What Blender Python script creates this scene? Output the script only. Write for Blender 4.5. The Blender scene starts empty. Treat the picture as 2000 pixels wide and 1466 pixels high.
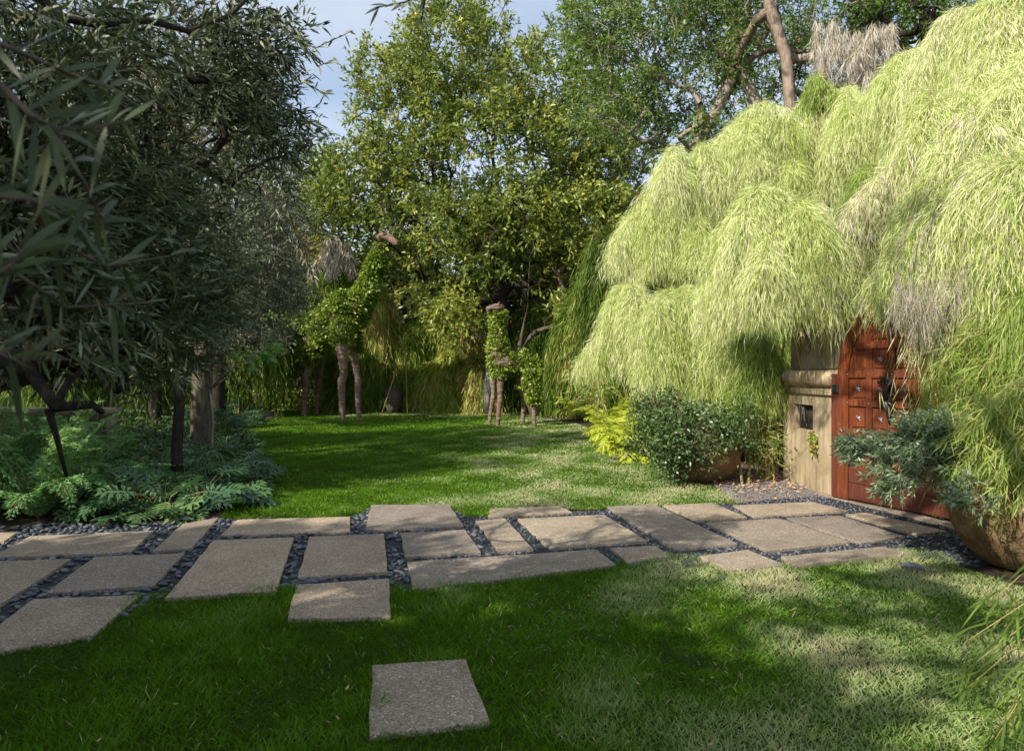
import bpy, bmesh, math, random
import numpy as np
from mathutils import Vector, Matrix

random.seed(7)
RNG = np.random.default_rng(11)
C = bpy.context.scene.collection
F, CU, CV, H = 1333.0, 1000.0, 733.0, 1.5

def P(u, v, Y):
    """world point seen at photo pixel (u, v) at depth Y"""
    return np.array([(u - CU) * Y / F, Y, H - (v - CV) * Y / F])

def G(u, v, z=0.0):
    """point of the plane z seen at photo pixel (u, v)"""
    Y = (H - z) * F / (v - CV)
    return np.array([(u - CU) * Y / F, Y, z])

def nrm(a):
    return a / np.maximum(np.linalg.norm(a, axis=-1, keepdims=True), 1e-9)

def rnd(*s):
    return RNG.random(s)

def gau(*s):
    return RNG.standard_normal(s)

# ------------------------------------------------------------------ mesh accumulator
class Acc:
    def __init__(self):
        self.v = []; self.l = []; self.n = []; self.t = []; self.nv = 0
    def add(self, verts, loops, counts, tint=None):
        verts = np.asarray(verts, dtype=np.float32).reshape(-1, 3)
        self.v.append(verts)
        self.l.append(np.asarray(loops, dtype=np.int32).ravel() + self.nv)
        self.n.append(np.asarray(counts, dtype=np.int32).ravel())
        if tint is None: tint = np.full(len(verts), 0.5)
        self.t.append(np.broadcast_to(np.asarray(tint, dtype=np.float32), (len(verts),)))
        self.nv += len(verts)
    def ribbons(self, o, d, L, W, bend=0.0, tint=0.5, sec=(0.45,), wid=(1.0,), side=None, bdir=(0, 0, -1)):
        o = np.asarray(o, float); N = len(o)
        if N == 0: return
        d = nrm(np.asarray(d, float))
        L = np.broadcast_to(np.asarray(L, float), (N,)); W = np.broadcast_to(np.asarray(W, float), (N,))
        bend = np.broadcast_to(np.asarray(bend, float), (N,))
        if side is None: side = gau(N, 3)
        side = nrm(np.cross(d, side))
        g = np.asarray(bdir, float)
        def at(s): return o + d * (L * s)[:, None] + g * (bend * L * s * s)[:, None]
        vs = [at(0.0)]
        for s, w in zip(sec, wid):
            c = at(s); hw = side * (W * w * 0.5)[:, None]
            vs += [c - hw, c + hw]
        vs.append(at(1.0))
        k = len(vs)
        V = np.stack(vs, 1).reshape(-1, 3)
        ns = len(sec)
        base = (np.arange(N) * k)[:, None]
        if ns == 1:
            lp = base + np.array([0, 1, 3, 2]); cn = np.full(N, 4)
            self.add(V, lp, cn, np.repeat(np.broadcast_to(tint, (N,)), k)); return
        pat = [0, 1, 2]; cnt = [3]
        for i in range(ns - 1):
            a = 1 + 2 * i
            pat += [a, a + 2, a + 3, a + 1]; cnt.append(4)
        pat += [k - 3, k - 1, k - 2]; cnt.append(3)
        self.add(V, base + np.array(pat), np.tile(cnt, N), np.repeat(np.broadcast_to(tint, (N,)), k))
    def tube(self, pts, rad, sides=6, tint=0.5, cap=True):
        pts = np.asarray(pts, float); n = len(pts)
        rad = np.broadcast_to(np.asarray(rad, float), (n,))
        T = np.gradient(pts, axis=0); T = nrm(T)
        ref = np.array([0, 0, 1.0]) if abs(T[:, 2]).mean() < 0.85 else np.array([1.0, 0, 0])
        a = nrm(np.cross(T, ref)); b = np.cross(T, a)
        th = np.arange(sides) * 2 * math.pi / sides
        V = pts[:, None] + rad[:, None, None] * (np.cos(th)[None, :, None] * a[:, None] + np.sin(th)[None, :, None] * b[:, None])
        i = np.arange(n - 1)[:, None]; j = np.arange(sides)[None]; j2 = (j + 1) % sides
        q = np.stack([i * sides + j, i * sides + j2, (i + 1) * sides + j2, (i + 1) * sides + j], -1).reshape(-1, 4)
        lp = q.ravel(); cn = np.full(len(q), 4)
        if cap:
            lp = np.concatenate([lp, np.arange(sides)[::-1], (n - 1) * sides + np.arange(sides)])
            cn = np.concatenate([cn, [sides, sides]])
        self.add(V.reshape(-1, 3), lp, cn, tint)
    def box(self, c, s, M=None, tint=0.5):
        c = np.asarray(c, float); s = np.asarray(s, float) / 2
        v = np.array([[x, y, z] for x in (-1, 1) for y in (-1, 1) for z in (-1, 1)]) * s + c
        if M is not None: v = v @ M[0].T + M[1]
        f = [0, 1, 3, 2, 4, 6, 7, 5, 0, 4, 5, 1, 2, 3, 7, 6, 0, 2, 6, 4, 1, 5, 7, 3]
        self.add(v, f, [4] * 6, tint)
    def template(self, tv, tl, tc, o, R, sc, tint=0.5):
        """N copies of a template: R (N,3,3) columns = local axes"""
        N = len(o); k = len(tv)
        V = np.einsum('nij,kj->nki', R, tv) * np.asarray(sc, float).reshape(-1, 1, 1) + o[:, None]
        lp = (np.arange(N) * k)[:, None] + np.asarray(tl)[None]
        self.add(V.reshape(-1, 3), lp, np.tile(tc, N), np.repeat(np.broadcast_to(tint, (N,)), k))
    def build(self, name, mat, parent=None, smooth=False):
        me = bpy.data.meshes.new(name)
        v = np.concatenate(self.v); l = np.concatenate(self.l); n = np.concatenate(self.n); t = np.concatenate(self.t)
        me.vertices.add(len(v)); me.vertices.foreach_set('co', v.ravel())
        me.loops.add(len(l)); me.loops.foreach_set('vertex_index', l)
        me.polygons.add(len(n)); me.polygons.foreach_set('loop_start', np.concatenate([[0], np.cumsum(n)[:-1]]).astype(np.int32))
        if smooth: me.polygons.foreach_set('use_smooth', np.ones(len(n), dtype=bool))
        at = me.attributes.new('tint', 'FLOAT', 'POINT'); at.data.foreach_set('value', t.astype(np.float32))
        me.update(calc_edges=True)
        me.materials.append(mat)
        o = bpy.data.objects.new(name, me); C.objects.link(o)
        if parent is not None:
            o.parent = parent
            o.matrix_parent_inverse = Matrix.Translation(parent.location).inverted()
        return o

def thing(name, loc, label, cat, group=None):
    o = bpy.data.objects.new(name, None); C.objects.link(o)
    o.location = [float(x) for x in loc]; o.empty_display_size = 0.2
    return tag(o, label, cat, group)

def tag(o, label=None, cat=None, group=None, kind=None):
    if label: o['label'] = label
    if cat: o['category'] = cat
    if group: o['group'] = group
    if kind: o['kind'] = kind
    return o

def bm_obj(name, bm, mat, parent=None, smooth=False):
    me = bpy.data.meshes.new(name); bm.to_mesh(me); bm.free()
    if smooth:
        for p in me.polygons: p.use_smooth = True
    me.materials.append(mat)
    o = bpy.data.objects.new(name, me); C.objects.link(o)
    if parent is not None:
        o.parent = parent
        o.matrix_parent_inverse = Matrix.Translation(parent.location).inverted()
    return o

# ------------------------------------------------------------------ materials
class NT:
    def __init__(self, name):
        self.m = bpy.data.materials.new(name); self.m.use_nodes = True
        self.t = self.m.node_tree; self.t.nodes.clear()
        self.out = self.n('ShaderNodeOutputMaterial')
    def n(self, ty, **kw):
        nd = self.t.nodes.new(ty)
        for k, v in kw.items():
            if k in nd.inputs: nd.inputs[k].default_value = v
            else: setattr(nd, k, v)
        return nd
    def k(self, a, b): self.t.links.new(a, b)
    def ramp(self, fac, stops):
        r = self.n('ShaderNodeValToRGB'); cr = r.color_ramp
        while len(cr.elements) < len(stops): cr.elements.new(0.5)
        for e, (p, c) in zip(cr.elements, stops):
            e.position = p; e.color = (*c, 1) if len(c) == 3 else c
        self.k(fac, r.inputs['Fac']); return r.outputs['Color']
    def noise(self, scale, detail=4, rough=0.6, vec=None):
        nd = self.n('ShaderNodeTexNoise'); nd.inputs['Scale'].default_value = scale
        nd.inputs['Detail'].default_value = detail; nd.inputs['Roughness'].default_value = rough
        if vec is not None: self.k(vec, nd.inputs['Vector'])
        return nd.outputs['Fac']
    def obj(self):
        return self.n('ShaderNodeTexCoord').outputs['Object']
    def pos(self):
        return self.n('ShaderNodeNewGeometry').outputs['Position']
    def math(self, op, a, b):
        nd = self.n('ShaderNodeMath'); nd.operation = op
        for i, x in enumerate((a, b)):
            if isinstance(x, (int, float)): nd.inputs[i].default_value = x
            else: self.k(x, nd.inputs[i])
        return nd.outputs[0]
    def mix(self, fac, a, b, mode='MIX'):
        nd = self.n('ShaderNodeMix'); nd.data_type = 'RGBA'; nd.blend_type = mode
        for i, x in ((0, fac), (6, a), (7, b)):
            if isinstance(x, (int, float)): nd.inputs[i].default_value = x
            elif isinstance(x, tuple): nd.inputs[i].default_value = (*x, 1)
            else: self.k(x, nd.inputs[i])
        return nd.outputs[2]
    def bump(self, h, strength=0.5, dist=0.02):
        b = self.n('ShaderNodeBump'); b.inputs['Strength'].default_value = strength
        b.inputs['Distance'].default_value = dist; self.k(h, b.inputs['Height']); return b.outputs['Normal']
    def pbr(self, col, rough=0.8, bump=None, spec=0.3, metal=0.0):
        p = self.n('ShaderNodeBsdfPrincipled')
        if isinstance(col, tuple): p.inputs['Base Color'].default_value = (*col, 1)
        else: self.k(col, p.inputs['Base Color'])
        if isinstance(rough, (int, float)): p.inputs['Roughness'].default_value = rough
        else: self.k(rough, p.inputs['Roughness'])
        p.inputs['Specular IOR Level'].default_value = spec; p.inputs['Metallic'].default_value = metal
        if bump is not None: self.k(bump, p.inputs['Normal'])
        return p.outputs[0]
    def done(self, sh):
        self.k(sh, self.out.inputs['Surface']); return self.m

def leafmat(name, stops, rough=0.5, tr=0.35, trc=1.2, spec=0.35, nscale=1.2):
    m = NT(name)
    a = m.n('ShaderNodeAttribute'); a.attribute_name = 'tint'
    nz = m.noise(nscale, 2, 0.5, m.pos())
    f = m.math('ADD', a.outputs['Fac'], m.math('MULTIPLY', m.math('SUBTRACT', nz, 0.5), 0.35))
    col = m.ramp(f, stops)
    p = m.pbr(col, rough, None, spec)
    t = m.n('ShaderNodeBsdfTranslucent')
    tc = m.mix(1.0, col, (trc, trc * 1.03, trc * 0.75), 'MULTIPLY')
    m.k(tc, t.inputs['Color'])
    mx = m.n('ShaderNodeMixShader'); mx.inputs[0].default_value = tr
    m.k(p, mx.inputs[1]); m.k(t.outputs[0], mx.inputs[2])
    return m.done(mx.outputs[0])

def barkmat(name, c1, c2, scale=6.0, stretch=0.25, c3=None):
    m = NT(name)
    mp = m.n('ShaderNodeMapping'); mp.inputs['Scale'].default_value = (1, 1, stretch)
    m.k(m.pos(), mp.inputs['Vector'])
    n1 = m.noise(scale * 3, 6, 0.7, mp.outputs[0]); n2 = m.noise(scale * 0.6, 3, 0.6, m.pos())
    st = [(0.3, c1), (0.65, c2)]
    col = m.ramp(n1, st)
    if c3: col = m.mix(m.ramp(n2, [(0.5, (0, 0, 0)), (0.62, (1, 1, 1))]), col, c3)
    return m.done(m.pbr(col, 0.9, m.bump(n1, 0.8, 0.03), 0.15))

# foliage palettes, dark -> light (linear albedo)
M = {}
M['olive'] = leafmat('olive_leaf', [(0.0, (0.030, 0.045, 0.018)), (0.45, (0.085, 0.11, 0.048)), (0.75, (0.19, 0.215, 0.12)), (1.0, (0.36, 0.37, 0.27))], 0.45, 0.2, 1.0, 0.3, 9)
M['olive_far'] = leafmat('grey_olive_leaf', [(0.0, (0.045, 0.055, 0.028)), (0.5, (0.145, 0.16, 0.10)), (1.0, (0.38, 0.38, 0.29))], 0.5, 0.2)
M['center'] = leafmat('broad_leaf', [(0.0, (0.05, 0.080, 0.014)), (0.45, (0.165, 0.22, 0.040)), (0.8, (0.34, 0.39, 0.08)), (1.0, (0.55, 0.47, 0.10))], 0.4, 0.38)
M['tall'] = leafmat('tall_tree_leaf', [(0.0, (0.04, 0.08, 0.012)), (0.5, (0.11, 0.20, 0.03)), (1.0, (0.30, 0.40, 0.07))], 0.4, 0.4)
M['scrub'] = leafmat('dry_scrub_leaf', [(0.0, (0.05, 0.055, 0.025)), (0.5, (0.12, 0.12, 0.06)), (1.0, (0.25, 0.22, 0.12))], 0.6, 0.25)
M['bamboo'] = leafmat('weeping_bamboo_leaf', [(0.0, (0.14, 0.20, 0.03)), (0.25, (0.32, 0.40, 0.09)), (0.55, (0.53, 0.61, 0.21)), (0.85, (0.70, 0.73, 0.40)), (1.0, (0.74, 0.65, 0.53))], 0.6, 0.30, 1.0, 0.15, 0.8)
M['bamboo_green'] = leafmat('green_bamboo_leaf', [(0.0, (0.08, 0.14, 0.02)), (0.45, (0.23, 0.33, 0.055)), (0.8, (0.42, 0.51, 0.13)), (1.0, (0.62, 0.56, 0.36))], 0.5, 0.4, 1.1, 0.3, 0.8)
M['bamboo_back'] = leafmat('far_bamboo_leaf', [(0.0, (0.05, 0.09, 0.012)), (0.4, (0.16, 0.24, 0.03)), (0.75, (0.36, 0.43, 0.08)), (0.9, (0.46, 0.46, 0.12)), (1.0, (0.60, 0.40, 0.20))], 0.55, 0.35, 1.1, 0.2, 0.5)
M['dead'] = leafmat('dead_frond', [(0.0, (0.24, 0.20, 0.15)), (0.5, (0.44, 0.39, 0.32)), (1.0, (0.68, 0.63, 0.56))], 0.7, 0.25, 1.0)
M['ivy'] = leafmat('ivy_leaf', [(0.0, (0.04, 0.07, 0.012)), (0.45, (0.17, 0.25, 0.035)), (0.8, (0.38, 0.46, 0.07)), (1.0, (0.55, 0.58, 0.12))], 0.35, 0.3)
M['lime_fern'] = leafmat('lime_fern_leaf', [(0.0, (0.22, 0.30, 0.02)), (0.5, (0.42, 0.50, 0.04)), (1.0, (0.66, 0.66, 0.12))], 0.5, 0.4)
M['fern'] = leafmat('green_fern_leaf', [(0.0, (0.045, 0.11, 0.035)), (0.5, (0.14, 0.28, 0.09)), (1.0, (0.26, 0.44, 0.15))], 0.5, 0.35)
M['philo'] = leafmat('lobed_leaf', [(0.0, (0.03, 0.08, 0.035)), (0.5, (0.075, 0.16, 0.07)), (1.0, (0.17, 0.28, 0.10))], 0.35, 0.25, 1.1, 0.5)
M['box'] = leafmat('shrub_leaf', [(0.0, (0.025, 0.05, 0.014)), (0.5, (0.08, 0.135, 0.04)), (1.0, (0.22, 0.30, 0.11))], 0.38, 0.2, 1.1, 0.45)
M['silver'] = leafmat('silver_shrub_leaf', [(0.0, (0.06, 0.10, 0.05)), (0.5, (0.18, 0.25, 0.13)), (1.0, (0.42, 0.50, 0.30))], 0.35, 0.2, 1.1, 0.5)
M['citrus'] = leafmat('citrus_leaf', [(0.0, (0.06, 0.14, 0.03)), (0.5, (0.14, 0.30, 0.06)), (1.0, (0.30, 0.46, 0.12))], 0.3, 0.35)
M['under'] = leafmat('undergrowth_leaf', [(0.0, (0.02, 0.045, 0.012)), (0.5, (0.05, 0.11, 0.025)), (1.0, (0.14, 0.22, 0.05))], 0.45, 0.3)
M['amber'] = leafmat('amber_leaf', [(0.0, (0.45, 0.22, 0.02)), (1.0, (0.8, 0.5, 0.06))], 0.5, 0.5)
M['succulent'] = leafmat('creeper_leaf', [(0.0, (0.20, 0.06, 0.02)), (0.4, (0.18, 0.24, 0.03)), (1.0, (0.42, 0.50, 0.10))], 0.4, 0.2)
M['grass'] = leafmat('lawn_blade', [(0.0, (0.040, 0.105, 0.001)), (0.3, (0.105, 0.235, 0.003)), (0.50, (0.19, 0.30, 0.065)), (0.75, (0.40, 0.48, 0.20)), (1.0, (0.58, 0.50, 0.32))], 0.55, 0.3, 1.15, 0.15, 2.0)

M['bark'] = barkmat('olive_bark', (0.045, 0.036, 0.028), (0.16, 0.13, 0.10))
M['bark_dark'] = barkmat('dark_bark', (0.012, 0.010, 0.008), (0.052, 0.042, 0.033), 9)
M['bark_pink'] = barkmat('pink_bark', (0.13, 0.095, 0.07), (0.34, 0.26, 0.20), 5, 0.2, (0.10, 0.08, 0.06))
M['bark_grey'] = barkmat('grey_bark', (0.16, 0.13, 0.10), (0.36, 0.31, 0.26), 4, 0.2)
M['bark_pale'] = barkmat('pale_trunk', (0.20, 0.19, 0.17), (0.42, 0.40, 0.36), 3, 0.3)
M['culm'] = barkmat('bamboo_culm', (0.22, 0.20, 0.06), (0.45, 0.36, 0.16), 3, 0.2)

def slab_mat():
    m = NT('exposed_aggregate')
    o = m.pos()
    v = m.n('ShaderNodeTexVoronoi'); v.inputs['Scale'].default_value = 130; m.k(o, v.inputs['Vector'])
    sep = m.n('ShaderNodeSeparateColor'); m.k(v.outputs['Color'], sep.inputs[0])
    grain = m.ramp(sep.outputs[0], [(0.0, (0.21, 0.17, 0.13)), (0.35, (0.335, 0.275, 0.21)), (0.8, (0.42, 0.35, 0.27)), (0.95, (0.54, 0.47, 0.38)), (1.0, (0.75, 0.70, 0.61))])
    big = m.noise(2.3, 5, 0.65, o)
    col = m.mix(m.ramp(big, [(0.3, (0.6, 0.6, 0.6)), (0.72, (0, 0, 0))]), grain, m.mix(1.0, grain, (0.66, 0.62, 0.60), 'MULTIPLY'))
    st = m.noise(0.9, 6, 0.7, o)
    col = m.mix(m.ramp(st, [(0.50, (0, 0, 0)), (0.70, (0.75, 0.75, 0.75))]), col, (0.18, 0.155, 0.12))
    mo = m.noise(5.5, 7, 0.75, o)
    col = m.mix(m.ramp(mo, [(0.60, (0, 0, 0)), (0.70, (0.6, 0.6, 0.6))]), col, (0.13, 0.125, 0.085))
    oi = m.n('ShaderNodeObjectInfo')
    col = m.mix(1.0, col, m.ramp(oi.outputs['Random'], [(0, (0.72, 0.73, 0.76)), (1, (1.15, 1.10, 1.0))]), 'MULTIPLY')
    return m.done(m.pbr(col, 0.85, m.bump(v.outputs['Distance'], 0.5, 0.004), 0.25))
M['slab'] = slab_mat()

def pebble_mat():
    m = NT('river_pebble')
    a = m.n('ShaderNodeAttribute'); a.attribute_name = 'tint'
    col = m.ramp(a.outputs['Fac'], [(0, (0.030, 0.034, 0.042)), (0.5, (0.072, 0.082, 0.098)), (0.85, (0.13, 0.138, 0.152)), (0.97, (0.22, 0.21, 0.20)), (1.0, (0.34, 0.29, 0.23))])
    nz = m.noise(60, 4, 0.6, m.pos())
    col = m.mix(0.35, col, m.ramp(nz, [(0.3, (0.04, 0.045, 0.055)), (0.7, (0.16, 0.18, 0.21))]))
    return m.done(m.pbr(col, 0.5, m.bump(nz, 0.15, 0.004), 0.4))
M['pebble'] = pebble_mat()

def soil_mat(name, cs, sc=14):
    m = NT(name); n1 = m.noise(sc, 8, 0.75, m.pos()); n2 = m.noise(1.1, 4, 0.6, m.pos())
    col = m.ramp(n1, [(0.3, cs[0]), (0.5, cs[1]), (0.72, cs[2])])
    col = m.mix(n2, col, m.mix(1.0, col, (0.6, 0.6, 0.6), 'MULTIPLY'))
    return m.done(m.pbr(col, 0.95, m.bump(n1, 0.8, 0.03), 0.1))
M['soil'] = soil_mat('soil', [(0.03, 0.024, 0.016), (0.07, 0.055, 0.038), (0.12, 0.09, 0.06)])
M['turf'] = soil_mat('turf', [(0.018, 0.036, 0.004), (0.045, 0.085, 0.009), (0.09, 0.12, 0.022)], 30)
M['litter'] = soil_mat('leaf_litter', [(0.12, 0.075, 0.045), (0.42, 0.28, 0.18), (0.60, 0.46, 0.34)], 26)

def stucco_mat(name='tan_plaster', base=((0.25, 0.19, 0.11), (0.42, 0.33, 0.21), (0.54, 0.45, 0.31))):
    m = NT(name); p = m.pos()
    n1 = m.noise(2.2, 6, 0.65, p); n2 = m.noise(40, 3, 0.6, p)
    col = m.ramp(n1, [(0.3, base[0]), (0.5, base[1]), (0.7, base[2])])
    mp = m.n('ShaderNodeMapping'); mp.inputs['Scale'].default_value = (5, 5, 0.5); m.k(p, mp.inputs['Vector'])
    n3 = m.noise(2.2, 5, 0.7, mp.outputs[0])
    col = m.mix(m.ramp(n3, [(0.45, (0, 0, 0)), (0.7, (0.75, 0.75, 0.75))]), col, (0.15, 0.13, 0.075))
    return m.done(m.pbr(col, 0.9, m.bump(m.math('ADD', n1, m.math('MULTIPLY', n2, 0.25)), 0.35, 0.02), 0.15))
M['stucco'] = stucco_mat()
M['stucco_grey'] = stucco_mat('grey_plaster', ((0.22, 0.19, 0.13), (0.34, 0.30, 0.22), (0.48, 0.43, 0.33)))

def pot_mat():
    m = NT('tan_ceramic'); o = m.pos()
    n1 = m.noise(7, 8, 0.75, o); n2 = m.noise(45, 4, 0.6, o); n3 = m.noise(2.0, 5, 0.7, o)
    col = m.ramp(n1, [(0.30, (0.07, 0.042, 0.022)), (0.46, (0.18, 0.11, 0.052)), (0.58, (0.27, 0.18, 0.09)), (0.75, (0.38, 0.29, 0.18))])
    col = m.mix(m.ramp(n3, [(0.45, (0, 0, 0)), (0.62, (0.7, 0.7, 0.7))]), col, (0.13, 0.10, 0.06))
    col = m.mix(m.ramp(n2, [(0.62, (0, 0, 0)), (0.72, (0.6, 0.6, 0.6))]), col, (0.45, 0.38, 0.28))
    return m.done(m.pbr(col, 0.85, m.bump(m.math('ADD', n2, n1), 0.6, 0.02), 0.2))
M['pot'] = pot_mat()

def wood_mat(name, c):
    m = NT(name); o = m.pos()
    mp = m.n('ShaderNodeMapping'); mp.inputs['Scale'].default_value = (9, 9, 0.55); m.k(o, mp.inputs['Vector'])
    n1 = m.noise(4.5, 8, 0.7, mp.outputs[0]); n2 = m.noise(1.7, 4, 0.6, o)
    col = m.ramp(n1, [(0.3, c[0]), (0.52, c[1]), (0.74, c[2])])
    col = m.mix(m.ramp(n2, [(0.35, (0, 0, 0)), (0.7, (0.5, 0.5, 0.5))]), col, c[0])
    return m.done(m.pbr(col, m.math('ADD', 0.45, m.math('MULTIPLY', n2, 0.3)), m.bump(n1, 0.5, 0.008), 0.35))
M['door'] = wood_mat('red_stained_wood', [(0.055, 0.014, 0.006), (0.17, 0.040, 0.011), (0.33, 0.098, 0.028)])
M['door_low'] = wood_mat('brown_stained_wood', [(0.07, 0.020, 0.012), (0.125, 0.033, 0.018), (0.19, 0.056, 0.030)])

def metal_mat(name, c, r=0.4, me=0.9):
    m = NT(name); n1 = m.noise(30, 4, 0.6, m.pos())
    return m.done(m.pbr(m.ramp(n1, [(0.3, tuple(x * 0.6 for x in c)), (0.7, c)]), r, m.bump(n1, 0.3, 0.004), 0.5, me))
M['pewter'] = metal_mat('pewter', (0.5, 0.5, 0.52), 0.35)
M['iron'] = metal_mat('black_iron', (0.06, 0.062, 0.07), 0.45, 0.7)
M['niche'] = metal_mat('niche_bronze', (0.07, 0.055, 0.05), 0.6, 0.3)

def wrap_mat():
    m = NT('fibre_wrap'); p = m.pos()
    mp = m.n('ShaderNodeMapping'); mp.inputs['Scale'].default_value = (0.4, 0.4, 4.0); m.k(p, mp.inputs['Vector'])
    n = m.noise(4.5, 5, 0.7, mp.outputs[0]); n2 = m.noise(1.3, 4, 0.6, p)
    col = m.ramp(n, [(0.3, (0.07, 0.042, 0.028)), (0.5, (0.19, 0.12, 0.085)), (0.7, (0.34, 0.24, 0.18))])
    col = m.mix(m.ramp(n2, [(0.4, (0, 0, 0)), (0.65, (0.7, 0.7, 0.7))]), col, (0.26, 0.21, 0.17))
    return m.done(m.pbr(col, 0.95, m.bump(n, 1.0, 0.05), 0.1))
M['wrap'] = wrap_mat()

# ------------------------------------------------------------------ foliage makers
def leaves_on_twigs(acc, o, d, tl, k, L, W, bend=0.15, spread=0.9, tint=None, sec=(0.45,), wid=(1.0,), t0=0.15, up=0.0):
    """k leaves along each twig (o, d, length tl)"""
    N = len(o)
    t = (np.arange(k) + rnd(N, k)) / k * (1 - t0) + t0
    pos = o[:, None] + d[:, None] * (t * np.broadcast_to(tl, (N,))[:, None])[..., None]
    ld = d[:, None] * (0.35 + 0.8 * t[..., None]) + nrm(gau(N, k, 3)) * spread
    ld[..., 2] += up
    tt = 0.5 if tint is None else tint
    ti = np.clip(np.broadcast_to(np.asarray(tt), (N,))[:, None] + gau(N, k) * 0.17, 0, 1).ravel()
    n = N * k
    acc.ribbons(pos.reshape(-1, 3), ld.reshape(-1, 3), L * (0.65 + 0.6 * rnd(n)), W * (0.7 + 0.5 * rnd(n)), bend * rnd(n), ti, sec, wid)

class Skel:
    def __init__(self, pts):
        self.p = [np.asarray(q, float) for q in pts]; self.par = [-1] + list(range(len(pts) - 1)); self.tips = []
        self.chains = [list(range(len(pts)))]
    def grow(self, targets, first=1, seg=0.7, wob=0.12, rise=0.15):
        for T in targets:
            A = np.array(self.p[first:]); root = self.p[0]
            dd = np.linalg.norm(A - T, axis=1)
            # prefer nodes that lie nearer the root than the target
            dr = np.linalg.norm(A - root, axis=1)
            cost = dd + 0.25 * dr + np.where(dr > np.linalg.norm(T - root), 3.0, 0)
            i = int(np.argmin(cost)) + first
            a = self.p[i]; L = np.linalg.norm(T - a); n = max(2, int(L / seg) + 1)
            ch = [i]; prev = i
            side = gau(3) * wob * L
            for j in range(1, n + 1):
                s = j / n
                q = a + (T - a) * s + side * math.sin(math.pi * s) + np.array([0, 0, rise * L]) * math.sin(math.pi * s) * 0.6
                if j < n: q = q + gau(3) * wob * 0.25 * L / n
                self.p.append(q); self.par.append(prev); prev = len(self.p) - 1; ch.append(prev)
            self.chains.append(ch); self.tips.append(prev)
    def radii(self, r0, rmin, power=0.58):
        cnt = np.zeros(len(self.p)); 
        for t in self.tips: cnt[t] += 1
        for i in range(len(self.p) - 1, 0, -1): cnt[self.par[i]] += cnt[i]
        cnt = np.maximum(cnt, 1)
        return np.maximum(r0 * (cnt / cnt[0]) ** power, rmin)
    def mesh(self, acc, r0, rmin=0.006, sides=6, flare=1.3):
        R = self.radii(r0, rmin)
        for c in self.chains:
            pts = np.array([self.p[i] for i in c]); rr = R[c].copy()
            if c[0] != 0: rr[0] = min(rr[0], rr[1] * 1.15)
            else: rr[0] *= flare
            acc.tube(pts, rr, sides if rr[0] > 0.04 else 4, cap=False)
    def tipdir(self):
        P_ = np.array(self.p)
        t = np.array(self.tips); return P_[t], nrm(P_[t] - P_[[self.par[i] for i in t]])

def lobe_points(lobes, n, shell=0.5):
    w = np.array([l[1][0] * l[1][1] * l[1][2] for l in lobes]) ** 0.8; w /= w.sum()
    out = []
    for l, m in zip(lobes, RNG.multinomial(n, w)):
        d = nrm(gau(m, 3)); r = (shell + (1 - shell) * rnd(m)) ** 0.6
        out.append(np.asarray(l[0]) + d * r[:, None] * np.asarray(l[1]))
    return np.concatenate(out)

def tree(name, label, cat, trunk, r0, lobes, ntips, leaf, bark, crown_mat, twigs=7, tl=0.5, k=8, L=0.1, W=0.03,
         bend=0.2, spread=0.9, group=None, shell=0.35, lift=0.15, rmin=0.008, sec=(0.45,), wid=(1.0,), droop=0.0, tintmul=0.0, seg=0.7, first=1, crown='crown', tmean=0.45, keep=None):
    t = thing(name, trunk[0], label, cat, group)
    s = Skel(trunk)
    T = lobe_points(lobes, ntips, shell)
    if keep is not None: T = T[keep(T)]
    root = np.asarray(trunk[0], float)
    T = T[np.argsort(np.linalg.norm(T - root, axis=1))]
    s.grow(T, first, seg)
    a = Acc(); s.mesh(a, r0, rmin); a.build('trunk', bark, t, True)
    tp, td = s.tipdir()
    cen = np.mean(T, axis=0)
    n = len(tp)
    o = np.repeat(tp, twigs, 0); base = np.repeat(td, twigs, 0)
    outw = nrm(o - cen)
    d = nrm(base * 0.5 + outw * 0.35 + nrm(gau(n * twigs, 3)) * 0.9 + np.array([0, 0, lift]))
    o = o - base * 0.25 * tl * rnd(n * twigs, 1) + gau(n * twigs, 3) * tl * 0.12
    tln = tl * (0.5 + 0.8 * rnd(n * twigs))
    ac = Acc()
    # twig wood
    ac2 = Acc(); ac2.ribbons(o, d, tln, max(rmin * 0.9, 0.004), droop * 0.5, 0.5); 
    ac2.build('twig', bark, t)
    tint = tmean + gau(n * twigs) * 0.10 + np.repeat(gau(n) * 0.10, twigs)
    leaves_on_twigs(ac, o, d, tln, k, L, W, bend, spread, tint, sec, wid)
    ac.build(crown, crown_mat, t)
    return t

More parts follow.
